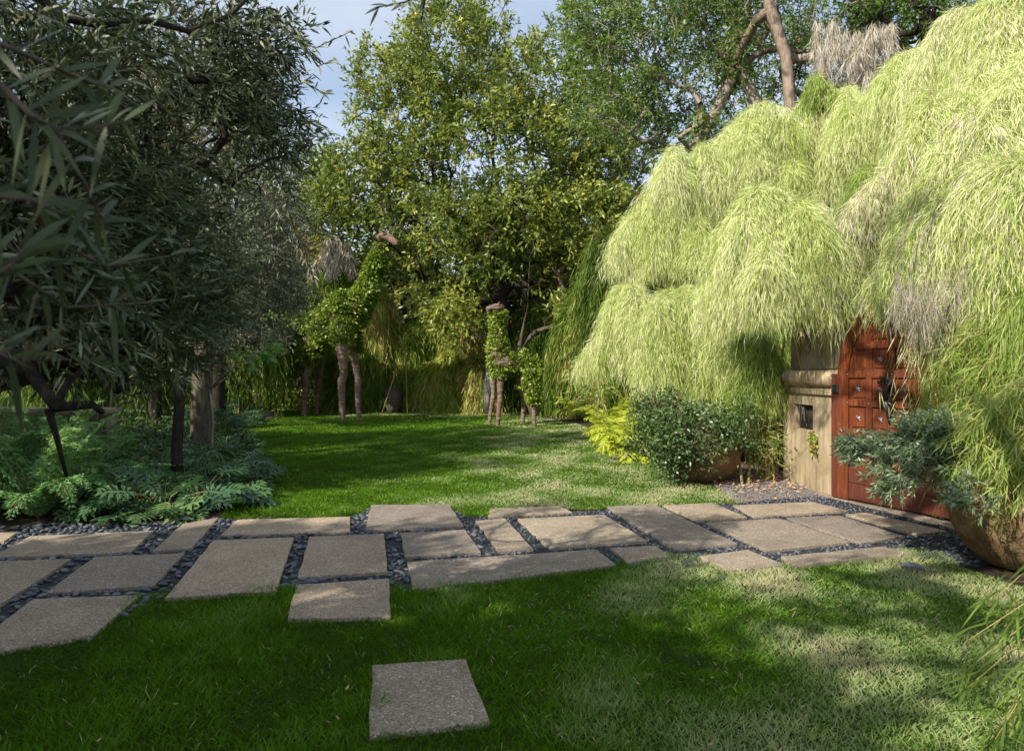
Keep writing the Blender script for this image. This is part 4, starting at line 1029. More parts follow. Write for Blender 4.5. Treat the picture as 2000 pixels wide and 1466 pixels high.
# ================================================================== giraffe topiaries
def tube_mesh(paths):
    a = Acc()
    for pts, rad, sides in paths:
        pts = np.array(pts, float); rad = np.array(rad, float)
        # densify
        s = np.linspace(0, len(pts) - 1, (len(pts) - 1) * 5 + 1)
        i = np.minimum(s.astype(int), len(pts) - 2); f = s - i
        p0 = pts[np.maximum(i - 1, 0)]; p1 = pts[i]; p2 = pts[i + 1]; p3 = pts[np.minimum(i + 2, len(pts) - 1)]
        f_ = f[:, None]
        q = 0.5 * ((2 * p1) + (p2 - p0) * f_ + (2 * p0 - 5 * p1 + 4 * p2 - p3) * f_ ** 2 + (3 * p1 - p0 - 3 * p2 + p3) * f_ ** 3)
        r = rad[i] * (1 - f) + rad[i + 1] * f
        a.tube(q, r, sides)
    return a
def giraffe(name, label, legs, torso, neck, head, ears, scale, ivy_n, leafL, ivy_paths, voxel, base):
    t = thing(name, base, label, 'topiary', 'giraffe topiaries on the lawn')
    a = tube_mesh([(p, r, 12) for p, r in legs] + [(*torso, 16), (*neck, 14), (*head, 12)] + [(p, r, 6) for p, r in ears])
    o = a.build('body', M['wrap'], t, True)
    md = o.modifiers.new('r', 'REMESH'); md.mode = 'VOXEL'; md.voxel_size = voxel; md.use_smooth_shade = True
    dg = bpy.context.evaluated_depsgraph_get(); me = bpy.data.meshes.new_from_object(o.evaluated_get(dg))
    o.modifiers.clear(); old = o.data; o.data = me; bpy.data.meshes.remove(old); me.name = 'body'
    v = np.zeros(len(me.vertices) * 3, np.float32); me.vertices.foreach_get('co', v); v = v.reshape(-1, 3)
    # fibre lumps
    nn = np.zeros(len(v) * 3, np.float32); me.vertex_normals.foreach_get('vector', nn); nn = nn.reshape(-1, 3)
    v2 = v + nn * (0.008 * np.sin(v[:, 2:] * 38 + np.sin(v[:, :1] * 9) * 2) + 0.006 * gau(len(v), 1)) * scale
    me.vertices.foreach_set('co', v2.ravel()); me.update()
    if not me.materials: me.materials.append(M['wrap'])
    # ivy
    P0 = []; 
    for pts, rad, w in ivy_paths:
        pts = np.array(pts, float); rad = np.array(rad, float); m = int(ivy_n * w)
        seg = rnd(m) * (len(pts) - 1); i = np.minimum(seg.astype(int), len(pts) - 2); f = (seg - i)[:, None]
        c = pts[i] * (1 - f) + pts[i + 1] * f; r = rad[i] * (1 - f[:, 0]) + rad[i + 1] * f[:, 0]
        ax = nrm(pts[i + 1] - pts[i]); rv = gau(m, 3); rv = nrm(rv - ax * (rv * ax).sum(-1, keepdims=True))
        fl = 1 + 0.3 * field(c[:, 0] + rv[:, 0] * r, c[:, 2] + rv[:, 2] * r, 77, 3.2)
        P0.append(np.c_[c + rv * (r * (0.82 + 0.36 * rnd(m)) * fl)[:, None], rv])
    P0 = np.concatenate(P0); m = len(P0)
    ac = Acc(); dv = P0[:, 3:] * 0.7 + gau(m, 3) * 0.7; dv[:, 2] += 0.1
    ac.ribbons(P0[:, :3], dv, leafL * (0.7 + 0.6 * rnd(m)), leafL * 0.75 * (0.7 + 0.5 * rnd(m)), 0.3 * rnd(m), np.clip(0.45 + 0.22 * gau(m), 0, 1))
    # a few wandering shoots
    k = 60; idx = RNG.integers(0, m, k); oo = np.repeat(P0[idx, :3], 6, 0); dr = np.repeat(nrm(P0[idx, 3:] + gau(k, 3) * 0.5 + np.array([0, 0, .3])), 6, 0)
    oo = oo + dr * (np.tile(np.arange(6), k) * leafL * 0.45)[:, None]
    ac.ribbons(oo, dr + gau(k * 6, 3) * 0.8, leafL, leafL * 0.7, 0.3, 0.75)
    ac.build('ivy_coat', M['ivy'], t)
    return t
# large one, facing right
A = lambda u, v, Y: P(u, v, Y)
def footed(u, v, Y):
    q = P(u, v, Y); q[2] = -0.05; return q
Ya, Yb, Yc2, Yd = 23.0, 24.0, 25.2, 26.2
legs = [([A(674, 640, Ya + .3), A(668, 668, Ya), A(670, 700, Ya), A(671, 735, Ya), A(667, 745, Ya), A(668, 785, Ya), footed(669, 820, Ya)], [.42, .34, .24, .17, .19, .16, .15]),
        ([A(682, 645, Yb), A(688, 675, Yb), A(693, 700, Yb), A(698, 735, Yb), A(700, 745, Yb), A(699, 780, Yb), footed(702, 812, Yb)], [.4, .3, .2, .15, .18, .15, .13]),
        ([A(607, 660, Yc2), A(608, 690, Yc2), A(604, 715, Yc2), A(598, 738, Yc2), A(600, 750, Yc2), A(595, 780, Yc2), footed(594, 808, Yc2)], [.5, .36, .24, .19, .2, .15, .16]),
        ([A(628, 660, Yd), A(628, 690, Yd), A(625, 715, Yd), A(624, 735, Yd), A(622, 750, Yd), A(619, 780, Yd), footed(619, 806, Yd)], [.5, .34, .22, .17, .18, .14, .14])]
torso = ([A(600, 660, 25.6), A(622, 640, 25.2), A(650, 628, 24.4), A(678, 618, 23.8), A(696, 612, 23.7)], [.42, .58, .60, .60, .42])
neck = ([A(684, 622, 23.8), A(700, 590, 23.7), A(716, 555, 23.7), A(731, 512, 23.6), A(742, 478, 23.6)], [.52, .38, .27, .21, .17])
head = ([A(738, 468, 23.6), A(750, 460, 23.6), A(762, 466, 23.5), A(772, 473, 23.4), A(777, 477, 23.4)], [.12, .17, .14, .11, .09])
ears = [([A(742, 464, 23.5), A(735, 456, 23.3)], [.05, .03]), ([A(746, 460, 23.8), A(742, 449, 23.9)], [.04, .04]), ([A(750, 458, 23.4), A(748, 447, 23.3)], [.04, .04])]
giraffe('giraffe_topiary', 'large ivy-covered giraffe topiary facing right with brown fibre-wrapped legs', [(p_, [r_ * 0.72 for r_ in q_]) for p_, q_ in legs], torso, neck, head, ears, 1.0, 26000, 0.12,
        [(torso[0], [.55, .66, .68, .68, .58], 0.52), (neck[0], [.55, .42, .33, .28, .24], 0.34),
         ([A(604, 662, 25.3), A(606, 690, 25.2), A(603, 712, 25.2)], [.5, .4, .22], 0.10), ([A(676, 632, 23.3), A(670, 660, 23.1), A(670, 676, 23.0)], [.5, .4, .2], 0.07), ([A(690, 650, 24.1), A(694, 690, 24.1)], [.36, .22], 0.05)], 0.055, (-6.6, 24.3, 0))
# small one, facing left
q1, q2, q3, q4 = 20.9, 20.3, 21.3, 20.3
legs = [([A(962, 720, q1), A(963, 745, q1), A(964, 770, q1), A(963, 777, q1), A(959, 800, q1), footed(955, 826, q1)], [.18, .14, .10, .12, .09, .09]),
        ([A(976, 725, q2), A(977, 750, q2), A(977, 772, q2), A(977, 779, q2), A(974, 805, q2), footed(972, 830, q2)], [.18, .15, .11, .13, .10, .09]),
        ([A(1020, 730, q3), A(1019, 752, q3), A(1023, 775, q3), A(1024, 790, q3), A(1022, 808, q3), footed(1020, 826, q3)], [.24, .18, .13, .14, .10, .09]),
        ([A(1038, 720, q4), A(1036, 745, q4), A(1040, 770, q4), A(1044, 784, q4), A(1043, 808, q4), footed(1044, 831, q4)], [.22, .18, .12, .12, .09, .09])]
torso = ([A(970, 712, 20.5), A(985, 708, 20.5), A(1008, 712, 20.7), A(1030, 710, 20.8), A(1042, 722, 20.8)], [.20, .26, .24, .26, .20])
neck = ([A(976, 712, 20.5), A(972, 690, 20.5), A(974, 660, 20.6), A(974, 630, 20.6), A(974, 608, 20.6)], [.30, .24, .18, .15, .12])
head = ([A(984, 602, 20.6), A(972, 601, 20.5), A(960, 602, 20.4), A(951, 605, 20.3)], [.09, .13, .10, .075])
ears = [([A(978, 598, 20.5), A(984, 591, 20.4)], [.035, .02]), ([A(970, 597, 20.6), A(969, 588, 20.6)], [.025, .025]), ([A(974, 597, 20.4), A(974, 588, 20.4)], [.025, .025])]
giraffe('giraffe_topiary', 'small ivy-covered giraffe topiary facing left, right of the larger one', [(p_, [r_ * 0.72 for r_ in q_]) for p_, q_ in legs], torso, neck, head, ears, 0.6, 15000, 0.085,
        [(torso[0], [.30, .36, .34, .38, .32], 0.62), (neck[0], [.33, .28, .22, .19, .15], 0.26), ([A(1040, 720, q4), A(1040, 750, q4), A(1044, 790, q4)], [.28, .26, .14], 0.15), ([A(974, 715, 20.4), A(976, 740, 20.3)], [.26, .16], 0.04)], 0.035, (0, 20.7, 0))
# ================================================================== weeping bamboo on the right
FR = (-math.pi * 0.5 - 0.35, 3.9)   # flank that faces camera and lawn
BG = 'weeping bamboo clumps along the wall'
def wb(u, v, Y, ru, rv, rd, hang_px, n, label, mat='bamboo', tm=0.5, dead=0.04, L=0.17, W=0.0072, base=None, name='weeping_bamboo', k=11, step=0.07, group=BG, nt=30, rs=0, floor_v=None, face=None, sl=1.0):
    m = Y / F; top = P(u, v, Y)
    if base is None: base = (top[0] + 0.3, Y + 0.4)
    return weeping(name, label, top, (ru * m, rd, rv * m), hang_px * m, int(n * 1.22), M[mat], k=k, leafL=L, W=W, tmean=tm, dead=dead, culm_to=(*base, 0), face=face or FR, step=step, group=group, nt=nt, sl=sl,
                   floor=None if floor_v is None else P(u, floor_v, Y)[2])
wb(1525, 378, 8.9, 130, 130, 0.95, 10, 8500, 'broad bright weeping mound straight above the plaster pillar', tm=0.62, dead=.05, base=(4.9, 10.2), nt=39, floor_v=640)
wb(1335, 315, 13.0, 92, 130, 1.3, 30, 7600, 'tall pale yellow-green weeping mound left of the one over the pillar', tm=0.64, base=(4.4, 13), nt=36, floor_v=545)
wb(1268, 415, 12.9, 62, 95, 1.0, 20, 3400, 'yellow-green weeping mound on the left slope above the lowest clump', tm=0.56, base=(4.2, 13.3), nt=24, floor_v=545)
wb(1232, 562, 12.3, 50, 80, 0.8, 45, 4600, 'lowest leftmost weeping clump nearest the far lawn, with a bleached side', tm=0.52, dead=0.10, base=(3.6, 14), nt=24, floor_v=730)
wb(1318, 572, 11.3, 68, 85, 0.8, 40, 5000, 'weeping clump above the lime ferns, yellowish on top', tm=0.54, dead=0.07, base=(4.2, 12.4), nt=24, floor_v=760)
wb(1405, 605, 10.8, 62, 80, 0.7, 40, 4000, 'mid-green weeping clump above the round potted shrub', 'bamboo', tm=0.42, dead=0.06, base=(4.4, 11.8), nt=24, floor_v=790)
wb(1468, 665, 10.3, 48, 70, 0.55, 45, 2800, 'greener low weeping clump between the potted shrub and the pillar', 'bamboo_green', tm=0.62, dead=0.05, base=(4.5, 11.2), nt=21, floor_v=800)
wb(1465, 235, 13.5, 120, 100, 1.8, 40, 6000, 'weeping mound along the upper crest under the pale bare limb', tm=0.62, base=(5.2, 14), nt=30)
wb(1640, 205, 12.8, 115, 110, 1.7, 40, 6000, 'weeping mound high in the middle of the bamboo crest, right of the small round tuft', tm=0.62, base=(6.2, 13), nt=30)
wb(1780, 125, 11.0, 80, 105, 1.3, 60, 4800, 'high weeping mound left of the tallest bamboo crest at the right edge', tm=0.66, base=(6.6, 11.5), nt=27)
wb(1960, 0, 8.5, 105, 160, 1.2, 70, 7600, 'tallest weeping bamboo crest at the upper right corner', tm=0.66, base=(6.4, 8.8), nt=36)
wb(1850, 215, 8.0, 100, 120, 0.9, 50, 5000, 'weeping mound between the upper right crest and the mound over the gate', tm=0.60, dead=.07, base=(5.9, 8.6), nt=27)
wb(1860, 330, 7.5, 115, 140, 0.8, 40, 7500, 'large weeping mound hanging over the red gate, tan at its lower tips', tm=0.56, dead=0.12, base=(5.4, 8.2), nt=36, floor_v=610)
wb(1975, 330, 6.6, 90, 170, 0.8, 60, 6000, 'weeping mound at the right frame edge above the gold-brown pot', tm=0.52, dead=0.2, base=(5.6, 6.9), nt=30)
wb(1700, 330, 8.9, 45, 70, 0.6, 40, 1500, 'deep green weeping tuft tucked between the pillar mound and the gate mound', 'bamboo_green', tm=0.5, base=(5.0, 9.6), nt=18)
wb(1595, 152, 12.4, 32, 38, 0.35, 5, 900, 'small round olive-yellow tuft on top of the bamboo crest', 'bamboo_green', tm=0.62, L=0.12, W=0.01, k=4, step=0.05, name='round_tuft', group=None, base=(6.0, 13.4), nt=21)
wb(1935, 560, 6.9, 55, 95, 0.4, 50, 3000, 'green weeping clump in front of the right half of the gate', 'bamboo_green', tm=0.58, dead=0.03, base=(5.0, 6.9), L=0.17, nt=21)
wb(1995, 560, 6.2, 50, 110, 0.4, 60, 2600, 'green weeping clump at the right frame edge below the tan tips', 'bamboo_green', tm=0.50, dead=0.08, base=(5.1, 6.2), L=0.17, nt=21)
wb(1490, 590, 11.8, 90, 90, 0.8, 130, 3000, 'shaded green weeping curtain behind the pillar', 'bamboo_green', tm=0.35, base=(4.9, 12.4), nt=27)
wb(1400, 470, 14.6, 120, 120, 0.7, 160, 3600, 'dim inner weeping clump filling the gap under the tall pale mound', 'bamboo_green', tm=0.2, base=(5.2, 15.4), nt=30)  # low tint paints the gap's shade into these leaves

# long tan tips hanging before the top of the gate
a = Acc(); n = 420
u0 = 1745 + 300 * rnd(n); v0 = 495 + 50 * rnd(n) + 25 * np.sin(u0 / 28); Yt = 6.3 + 0.5 * rnd(n)
o = np.array([P(a_, b_, c_) for a_, b_, c_ in zip(u0, v0, Yt)])
tt = thing('tan_bamboo_tips', (5.2, 7.0, 0), 'fringe of long dry tan bamboo tips hanging before the top of the gate', 'bamboo')
kk = 5
oo = (o[:, None] + np.cumsum(np.stack([gau(n, kk) * 0.02, gau(n, kk) * 0.02, -0.09 * (0.7 + 0.6 * rnd(n, kk))], -1), 1)).reshape(-1, 3)
a.ribbons(oo, np.tile([0, 0, -1.0], (n * kk, 1)) + gau(n * kk, 3) * 0.33, 0.2, 0.006, 0.2, np.clip(0.3 + 0.25 * gau(n * kk), 0, 1))
a.build('foliage', M['dead'], tt)
a = Acc()
for i in range(0, n, 24): a.tube(np.array([o[i] + [0.5, 0.5, 0.7], o[i] + [0.1, 0.1, .35], o[i], o[i] - [0, 0, .3]]), [.006, .005, .004, .002], 4)
a.build('culm', M['bark_grey'], tt)

# bare culms that show under the mounds
for (pts, lb) in (([(1545, 930, 9.9), (1520, 760, 9.9), (1535, 640, 9.8), (1560, 560, 9.6)], 'slanting yellow bamboo cane left of the upper wall block'),
                  ([(1450, 950, 10.2), (1440, 860, 10.3), (1420, 760, 10.4), (1405, 700, 10.6)], 'brown bamboo cane rising behind the round pot'),
                  ([(1462, 948, 10.3), (1466, 850, 10.4), (1490, 760, 10.6)], 'second brown bamboo cane, just right of the round pot'),
                  ([(1513, 945, 9.9), (1506, 880, 9.9), (1498, 800, 10.0)], 'pale bamboo cane stub in the tan litter beside the pillar')):
    t = thing('bamboo_cane', G(pts[0][0], pts[0][1]), lb, 'bamboo', 'bare bamboo canes')
    a = Acc(); q = np.array([P(*p) for p in pts]); q[0] = G(pts[0][0], pts[0][1]); a.tube(q, np.linspace(0.018, 0.009, len(q)), 6); a.build('culm', M['culm'], t, True)
    a = Acc(); n = 40; i = RNG.integers(1, len(q), n); a.ribbons(q[i] + gau(n, 3) * 0.08, gau(n, 3) + [0, 0, -.6], 0.16, 0.012, 0.3, 0.5 + 0.2 * gau(n)); a.build('foliage', M['bamboo_green'], t)
# low bamboo shoots by the pillar foot
def leafy(name, label, cat, base, lobes, n, L, W, mat, spread=1.0, up=0.0, tm=0.5, stems=8, group=None, bend=0.3, stem_mat='bark', sec=(0.4,), wid=(1.0,), sr=0.006):
    t = thing(name, base, label, cat, group); base = np.asarray(base, float)
    p = lobe_points(lobes, n // 6, 0.35)
    cen = np.mean(p, axis=0)
    o = np.repeat(p, 6, 0) + gau(len(p) * 6, 3) * L * 0.55
    d = nrm(o - cen) * 0.7 + gau(len(o), 3) * spread; d[:, 2] += up
    a = Acc(); tint = np.clip(tm + np.repeat(gau(len(p)) * 0.12, 6) + gau(len(o)) * 0.15, 0, 1)
    a.ribbons(o, d, L * (0.6 + 0.7 * rnd(len(o))), W * (0.7 + 0.6 * rnd(len(o))), bend * rnd(len(o)), tint, sec, wid); a.build('foliage', M[mat], t)
    s = Skel([base, base * 0.5 + np.array([cen[0], cen[1], cen[2]]) * 0.5]); k = p[RNG.choice(len(p), min(stems * 4, len(p)), replace=False)]
    s.grow(k[np.argsort(np.linalg.norm(k - base, axis=1))], 0 if stems > 5 else 1, 0.3); a = Acc(); s.mesh(a, sr * 4, sr * 0.5, 5); a.build('stem', M[stem_mat], t, True)
    return t
leafy('bamboo_shoot', 'low bright bamboo shoots in the tan litter at the pillar foot', 'bamboo', G(1500, 940), [px(1500, 880, 9.7, 30, 45, 0.25), px(1480, 830, 9.9, 30, 50, .25)], 900, 0.13, 0.011, 'bamboo_green', tm=0.7, group='low bamboo shoots', stem_mat='culm')
leafy('bamboo_shoot', 'airy green bamboo sprig beside the lawn right of the small giraffe', 'bamboo', G(1165, 815), [px(1160, 745, 18, 45, 35, 0.5)], 420, 0.34, 0.035, 'bamboo_green', tm=0.6, group='low bamboo shoots', stem_mat='culm', up=-0.2)
# fern-root thatch on the wall block
t = thing('dried_root_clump', (4.2, 8.9, 2.04), 'shaggy orange-tan dried root clump on top of the upper wall block', 'dried plant')
a = Acc(); n = 1500; c = np.array([4.2, 8.75, 2.06]); dv = nrm(gau(n, 3)); dv[:, 2] = np.abs(dv[:, 2]); o = c + dv * np.array([0.2, 0.42, 0.16]) * (0.6 + 0.4 * rnd(n, 1))
a.ribbons(o, dv + gau(n, 3) * 0.8, 0.10, 0.014, 0.5, rnd(n)); a.build('fibres', M['dryleaf'], t)
leafy('wall_top_shrub', 'fresh green leafy shrub on the wall behind the gate arch', 'shrub', (4.6, 8.3, 1.9), [px(1665, 625, 8.8, 30, 22, 0.25), px(1640, 600, 9, 30, 25, .3)], 520, 0.09, 0.03, 'citrus', tm=0.5)

# pale dead fronds hanging at the top
def dead_fronds(label, spots, Y, Lp, base, n=260, W=0.014, group='hanging dead fronds', L=0.3):
    t = thing('dead_frond_cluster', base, label, 'dead frond', group); a = Acc(); a2 = Acc()
    for (u, v, w, h) in spots:
        for j in range(max(3, int(w / 14))):
            p0 = P(u + (rnd(1)[0] - .5) * w, v + rnd(1)[0] * 10, Y + gau(1)[0] * 0.3); m = Y / F
            k = 12; s = np.linspace(0, 1, k)[:, None]; sw = gau(1)[0] * 0.5
            q = p0 + np.array([sw * h * m, 0, 0]) * s ** 1.5 + np.array([0, 0, -h * m]) * s * (0.7 + 0.3 * rnd(1)[0])
            a2.tube(q[::2], [.012] * 6, 4)
            oo = np.repeat(q, n // 12, 0) + gau(k * (n // 12), 3) * 0.05
            a.ribbons(oo, np.tile([0, 0, -1.0], (len(oo), 1)) + gau(len(oo), 3) * 0.28, L, W, 0.1, np.clip(0.6 + 0.25 * gau(len(oo)), 0, 1))
    a.build('fronds', M['dead'], t); a2.build('stalk', M['culm'], t)
dead_fronds('pale grey-tan dead fronds hanging from the grey tree at the top right', [(1620, 35, 60, 70), (1655, 60, 60, 110), (1690, 50, 60, 150), (1725, 40, 50, 80), (1690, 130, 40, 90)], 15.5, 1, (8.4, 18.2, 0))
dead_fronds('pale dead fronds behind the large giraffe at the left of its neck', [(640, 460, 40, 60), (672, 470, 40, 50)], 27, 1, (-7, 27.5, 0), W=0.05, L=0.5)

# ================================================================== background bamboo wall
BB = 'dark bamboo clumps behind the lawn'
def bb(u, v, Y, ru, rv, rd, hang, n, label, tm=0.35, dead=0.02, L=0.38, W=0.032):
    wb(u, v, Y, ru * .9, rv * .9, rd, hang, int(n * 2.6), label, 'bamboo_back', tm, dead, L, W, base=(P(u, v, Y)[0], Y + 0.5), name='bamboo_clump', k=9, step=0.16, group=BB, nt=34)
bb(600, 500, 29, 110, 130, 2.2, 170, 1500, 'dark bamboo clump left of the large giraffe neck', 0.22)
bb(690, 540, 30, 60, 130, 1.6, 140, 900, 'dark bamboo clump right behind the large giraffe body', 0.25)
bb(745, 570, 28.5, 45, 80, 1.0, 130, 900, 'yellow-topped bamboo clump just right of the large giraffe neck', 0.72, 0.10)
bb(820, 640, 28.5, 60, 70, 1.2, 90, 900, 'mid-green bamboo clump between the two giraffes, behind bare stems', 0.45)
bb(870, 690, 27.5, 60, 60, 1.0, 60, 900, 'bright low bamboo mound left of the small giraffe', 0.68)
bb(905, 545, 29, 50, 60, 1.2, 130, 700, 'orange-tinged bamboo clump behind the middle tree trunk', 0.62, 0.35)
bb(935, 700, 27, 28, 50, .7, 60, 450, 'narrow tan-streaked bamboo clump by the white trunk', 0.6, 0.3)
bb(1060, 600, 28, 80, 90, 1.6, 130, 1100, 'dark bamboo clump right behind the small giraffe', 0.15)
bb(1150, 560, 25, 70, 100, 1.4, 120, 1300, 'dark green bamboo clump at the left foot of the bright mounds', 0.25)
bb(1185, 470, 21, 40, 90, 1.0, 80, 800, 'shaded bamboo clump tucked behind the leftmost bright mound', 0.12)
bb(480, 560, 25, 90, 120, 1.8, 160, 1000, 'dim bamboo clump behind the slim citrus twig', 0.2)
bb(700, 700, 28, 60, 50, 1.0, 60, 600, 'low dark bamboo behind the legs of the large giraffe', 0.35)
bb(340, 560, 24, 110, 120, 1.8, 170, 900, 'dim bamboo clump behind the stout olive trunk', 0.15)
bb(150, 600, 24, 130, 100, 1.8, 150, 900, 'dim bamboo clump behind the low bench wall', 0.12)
# dense far belt of trees (one mass)
a = Acc(); n = 90000
x = -48 + 96 * rnd(n); y = 37 + 7 * rnd(n); zt = 9.2 + 1.4 * np.sin(x * 0.35) + 1.2 * np.sin(x * 0.9 + 1); z = zt * rnd(n) ** 0.8
a.ribbons(np.c_[x, y, z], gau(n, 3), 0.75, 0.30, 0.2, np.clip(0.35 + 0.2 * gau(n), 0, 1)); 
for i in range(50): 
    xx = -45 + i * 1.85; a.tube(np.array([(xx, 41, 0), (xx + .2, 41, 3), (xx, 41, 8.5)]), [.15, .12, .05], 5)
tag(a.build('far_wood', M['scrub']), 'dark belt of distant trees behind the garden', 'woodland', kind='stuff')
# white-barked trunk, stump, thin bare stems
t = thing('white_trunk', (-0.9, 25.5, 0), 'short white-painted trunk behind the front legs of the small giraffe', 'tree trunk')
a = Acc(); a.tube(np.array([P(953, 797, 25), P(952, 760, 25), P(955, 720, 25)]) * [1, 1, 1] - [[0, 0, .2], [0, 0, 0], [0, 0, 0]], [.16, .13, .10], 8); a.build('trunk', M['bark_pale'], t, True)
t = thing('clay_urn', (-4.7, 27, 0), 'dark brown urn standing under the bamboo right of the large giraffe', 'urn')
def lathe(name, c, prof, mat, parent, seg=48):
    bm = bmesh.new(); rings = []
    for r, z in prof: rings.append([bm.verts.new((c[0] + r * math.cos(2 * math.pi * i / seg), c[1] + r * math.sin(2 * math.pi * i / seg), z)) for i in range(seg)])
    for a_, b_ in zip(rings, rings[1:]):
        for i in range(seg): bm.faces.new([a_[i], a_[(i + 1) % seg], b_[(i + 1) % seg], b_[i]])
    bm.faces.new(rings[0][::-1]); bmesh.ops.recalc_face_normals(bm, faces=bm.faces[:]); return bm_obj(name, bm, mat, parent, True)
lathe('vessel', (-4.7, 27), [(.22, 0), (.30, .3), (.36, .6), (.33, .85), (.26, .95), (.29, 1.0), (.24, 1.0), (.22, .85)], M['bark'], t)
for pts, lb in (([(796, 760, 26), (792, 690, 26), (780, 655, 26)], 'thin bare stem left of the bright low bamboo mound'), ([(745, 795, 26), (775, 720, 26)], 'thin straw-coloured cane right of the large giraffe')):
    t = thing('bare_stem', (*P(pts[0][0], 0, pts[0][2])[:2], 0), lb, 'stem'); a = Acc(); q = np.array([P(*p) for p in pts]); q[0][2] = 0; a.tube(q, 0.025, 5); a.build('stem', M['culm'], t, True)

# ================================================================== fern-like plants
def fern(name, label, base, nf, Lf, mat, droop=0.9, lift=0.9, pin=0.13, npin=16, sub=6, tm=0.5, group=None, cat='fern', W=0.006, az0=None, azr=6.28, pw=0.5):
    t = thing(name, base, label, cat, group); base = np.asarray(base, float); a = Acc(); st = Acc()
    for i in range(nf):
        az = (az0 if az0 is not None else 0) + (rnd(1)[0] - 0.5) * azr; L = Lf * (0.7 + 0.5 * rnd(1)[0]); el = lift * (0.7 + 0.6 * rnd(1)[0])
        s = np.linspace(0, 1, npin + 2); hz = np.array([math.cos(az), math.sin(az), 0])
        pts = base + hz * (L * s * 0.85)[:, None] + np.array([0, 0, 1.0]) * (L * (el * s - droop * s * s * (0.8 + 0.3 * rnd(1)[0])))[:, None]
        pts[:, 2] = np.maximum(pts[:, 2], 0.03)
        st.tube(pts[::3], np.linspace(0.004, 0.0015, len(pts[::3])), 4)
        T = nrm(np.gradient(pts, axis=0)); sd = nrm(np.cross(T, [0, 0, 1.0]))
        idx = np.arange(2, npin + 2); ti = tm + gau(1)[0] * 0.15
        for sgn in (-1, 1):
            pl = pin * np.sin(math.pi * (0.12 + 0.86 * s[idx])) ** 0.7 * (0.85 + 0.3 * rnd(len(idx)))
            pd = nrm(sd[idx] * sgn + T[idx] * 0.55 + gau(len(idx), 3) * 0.12 - np.array([0, 0, 0.12]))
            if sub:
                q = (np.arange(sub) + 0.5) / sub
                o = (pts[idx][:, None] + pd[:, None] * (pl[:, None] * q)[..., None])
                for s2 in (-1, 1):
                    ld = pd[:, None] * 0.7 + s2 * T[idx][:, None] * 0.9 + gau(len(idx), sub, 3) * 0.2
                    ll = (pl[:, None] * 0.42 * (1.1 - q)).ravel()
                    a.ribbons(o.reshape(-1, 3), ld.reshape(-1, 3), ll, np.maximum(ll * pw, W * 0.6), 0.1, np.clip(ti + gau(len(ll)) * 0.12, 0, 1))
            else:
                a.ribbons(pts[idx], pd, pl, pin * 0.22, 0.25, np.clip(ti + gau(len(idx)) * 0.12, 0, 1))
    a.build('frond', M[mat], t); st.build('rib', M['culm'], t); return t
LF = [((75, 1018), 'big feathery fern spilling over the first path slab at the left', 22, 1.15), ((-20, 1000), 'feathery fern cut by the left frame edge', 16, 1.1), ((150, 985), 'feathery fern mound behind the spilling fern', 20, 1.05),
      ((60, 925), 'pale-topped feathery fern at the back left', 14, 0.8), ((210, 925), 'low feathery fern behind the lobed-leaf plants', 14, 0.7), ((10, 900), 'far feathery fern near the low bench wall', 12, 0.9)]
for (p, lb, nf, Lf) in LF:
    fern('feathery_fern', lb, G(*p), nf + 8, Lf, 'fern', 1.35, 1.75, 0.17, 22, 8, 0.6, 'feathery ferns in the left bed', pw=0.42)
LM = [((1152, 818), 'lime fern at the far left end of the lime row'), ((1178, 812), 'tallest lime fern of the row, second from the far end'), ((1205, 824), 'lime fern in the middle of the far group'), ((1222, 842), 'small lime fern beside a dark spotlight stub'),
      ((1236, 812), 'greener lime fern at the back under the bamboo'), ((1238, 862), 'bright lime fern bulging onto the lawn edge'), ((1258, 876), 'lime fern next to the round potted shrub'), ((1280, 893), 'nearest lime fern half under the potted shrub'), ((1262, 845), 'lime fern behind the bulging one')]
for p, lb in LM:
    fern('lime_fern', lb, G(*p) + np.array([-0.42, -0.35, 0]), 24, 0.78 * (0.85 + 0.5 * rnd(1)[0]), 'lime_fern', 1.05, 1.35, 0.24, 18, 0, 0.6, 'lime-yellow ferns along the lawn edge')
for p, lb in (((930, 797), 'pale lime fern behind the small giraffe, left one'), ((1005, 802), 'arching green fern between the legs of the small giraffe'), ((940, 790), 'rounded lime fern clump against the white trunk')):
    fern('lime_fern', lb, G(*p), 14, 0.9, 'lime_fern', 0.8, 1.1, 0.26, 12, 0, 0.4, 'lime ferns at the back of the lawn')
for i, (u, lb) in enumerate(((1070, 'strappy dark plant right of the small giraffe'), (1105, 'second strappy dark plant, toward the lime ferns'), (1040, 'strappy dark plant right behind the small giraffe'), (985, 'strappy dark plant behind the small giraffe front legs'))):
    t = thing('strap_leaf_plant', G(u, 805), lb, 'plant', 'strappy plants at the back of the lawn'); a = Acc(); n = 130; b = G(u, 805)
    a.ribbons(np.c_[b[0] + gau(n) * 0.35, b[1] + gau(n) * 0.3, np.full(n, 0.02)], np.c_[gau(n) * 0.6, gau(n) * 0.6, np.full(n, 1.2)], 0.75, 0.06, 0.8 * rnd(n), 0.45 + 0.2 * gau(n), (0.3, 0.7), (1, .8)); a.build('leaves', M['under'], t)

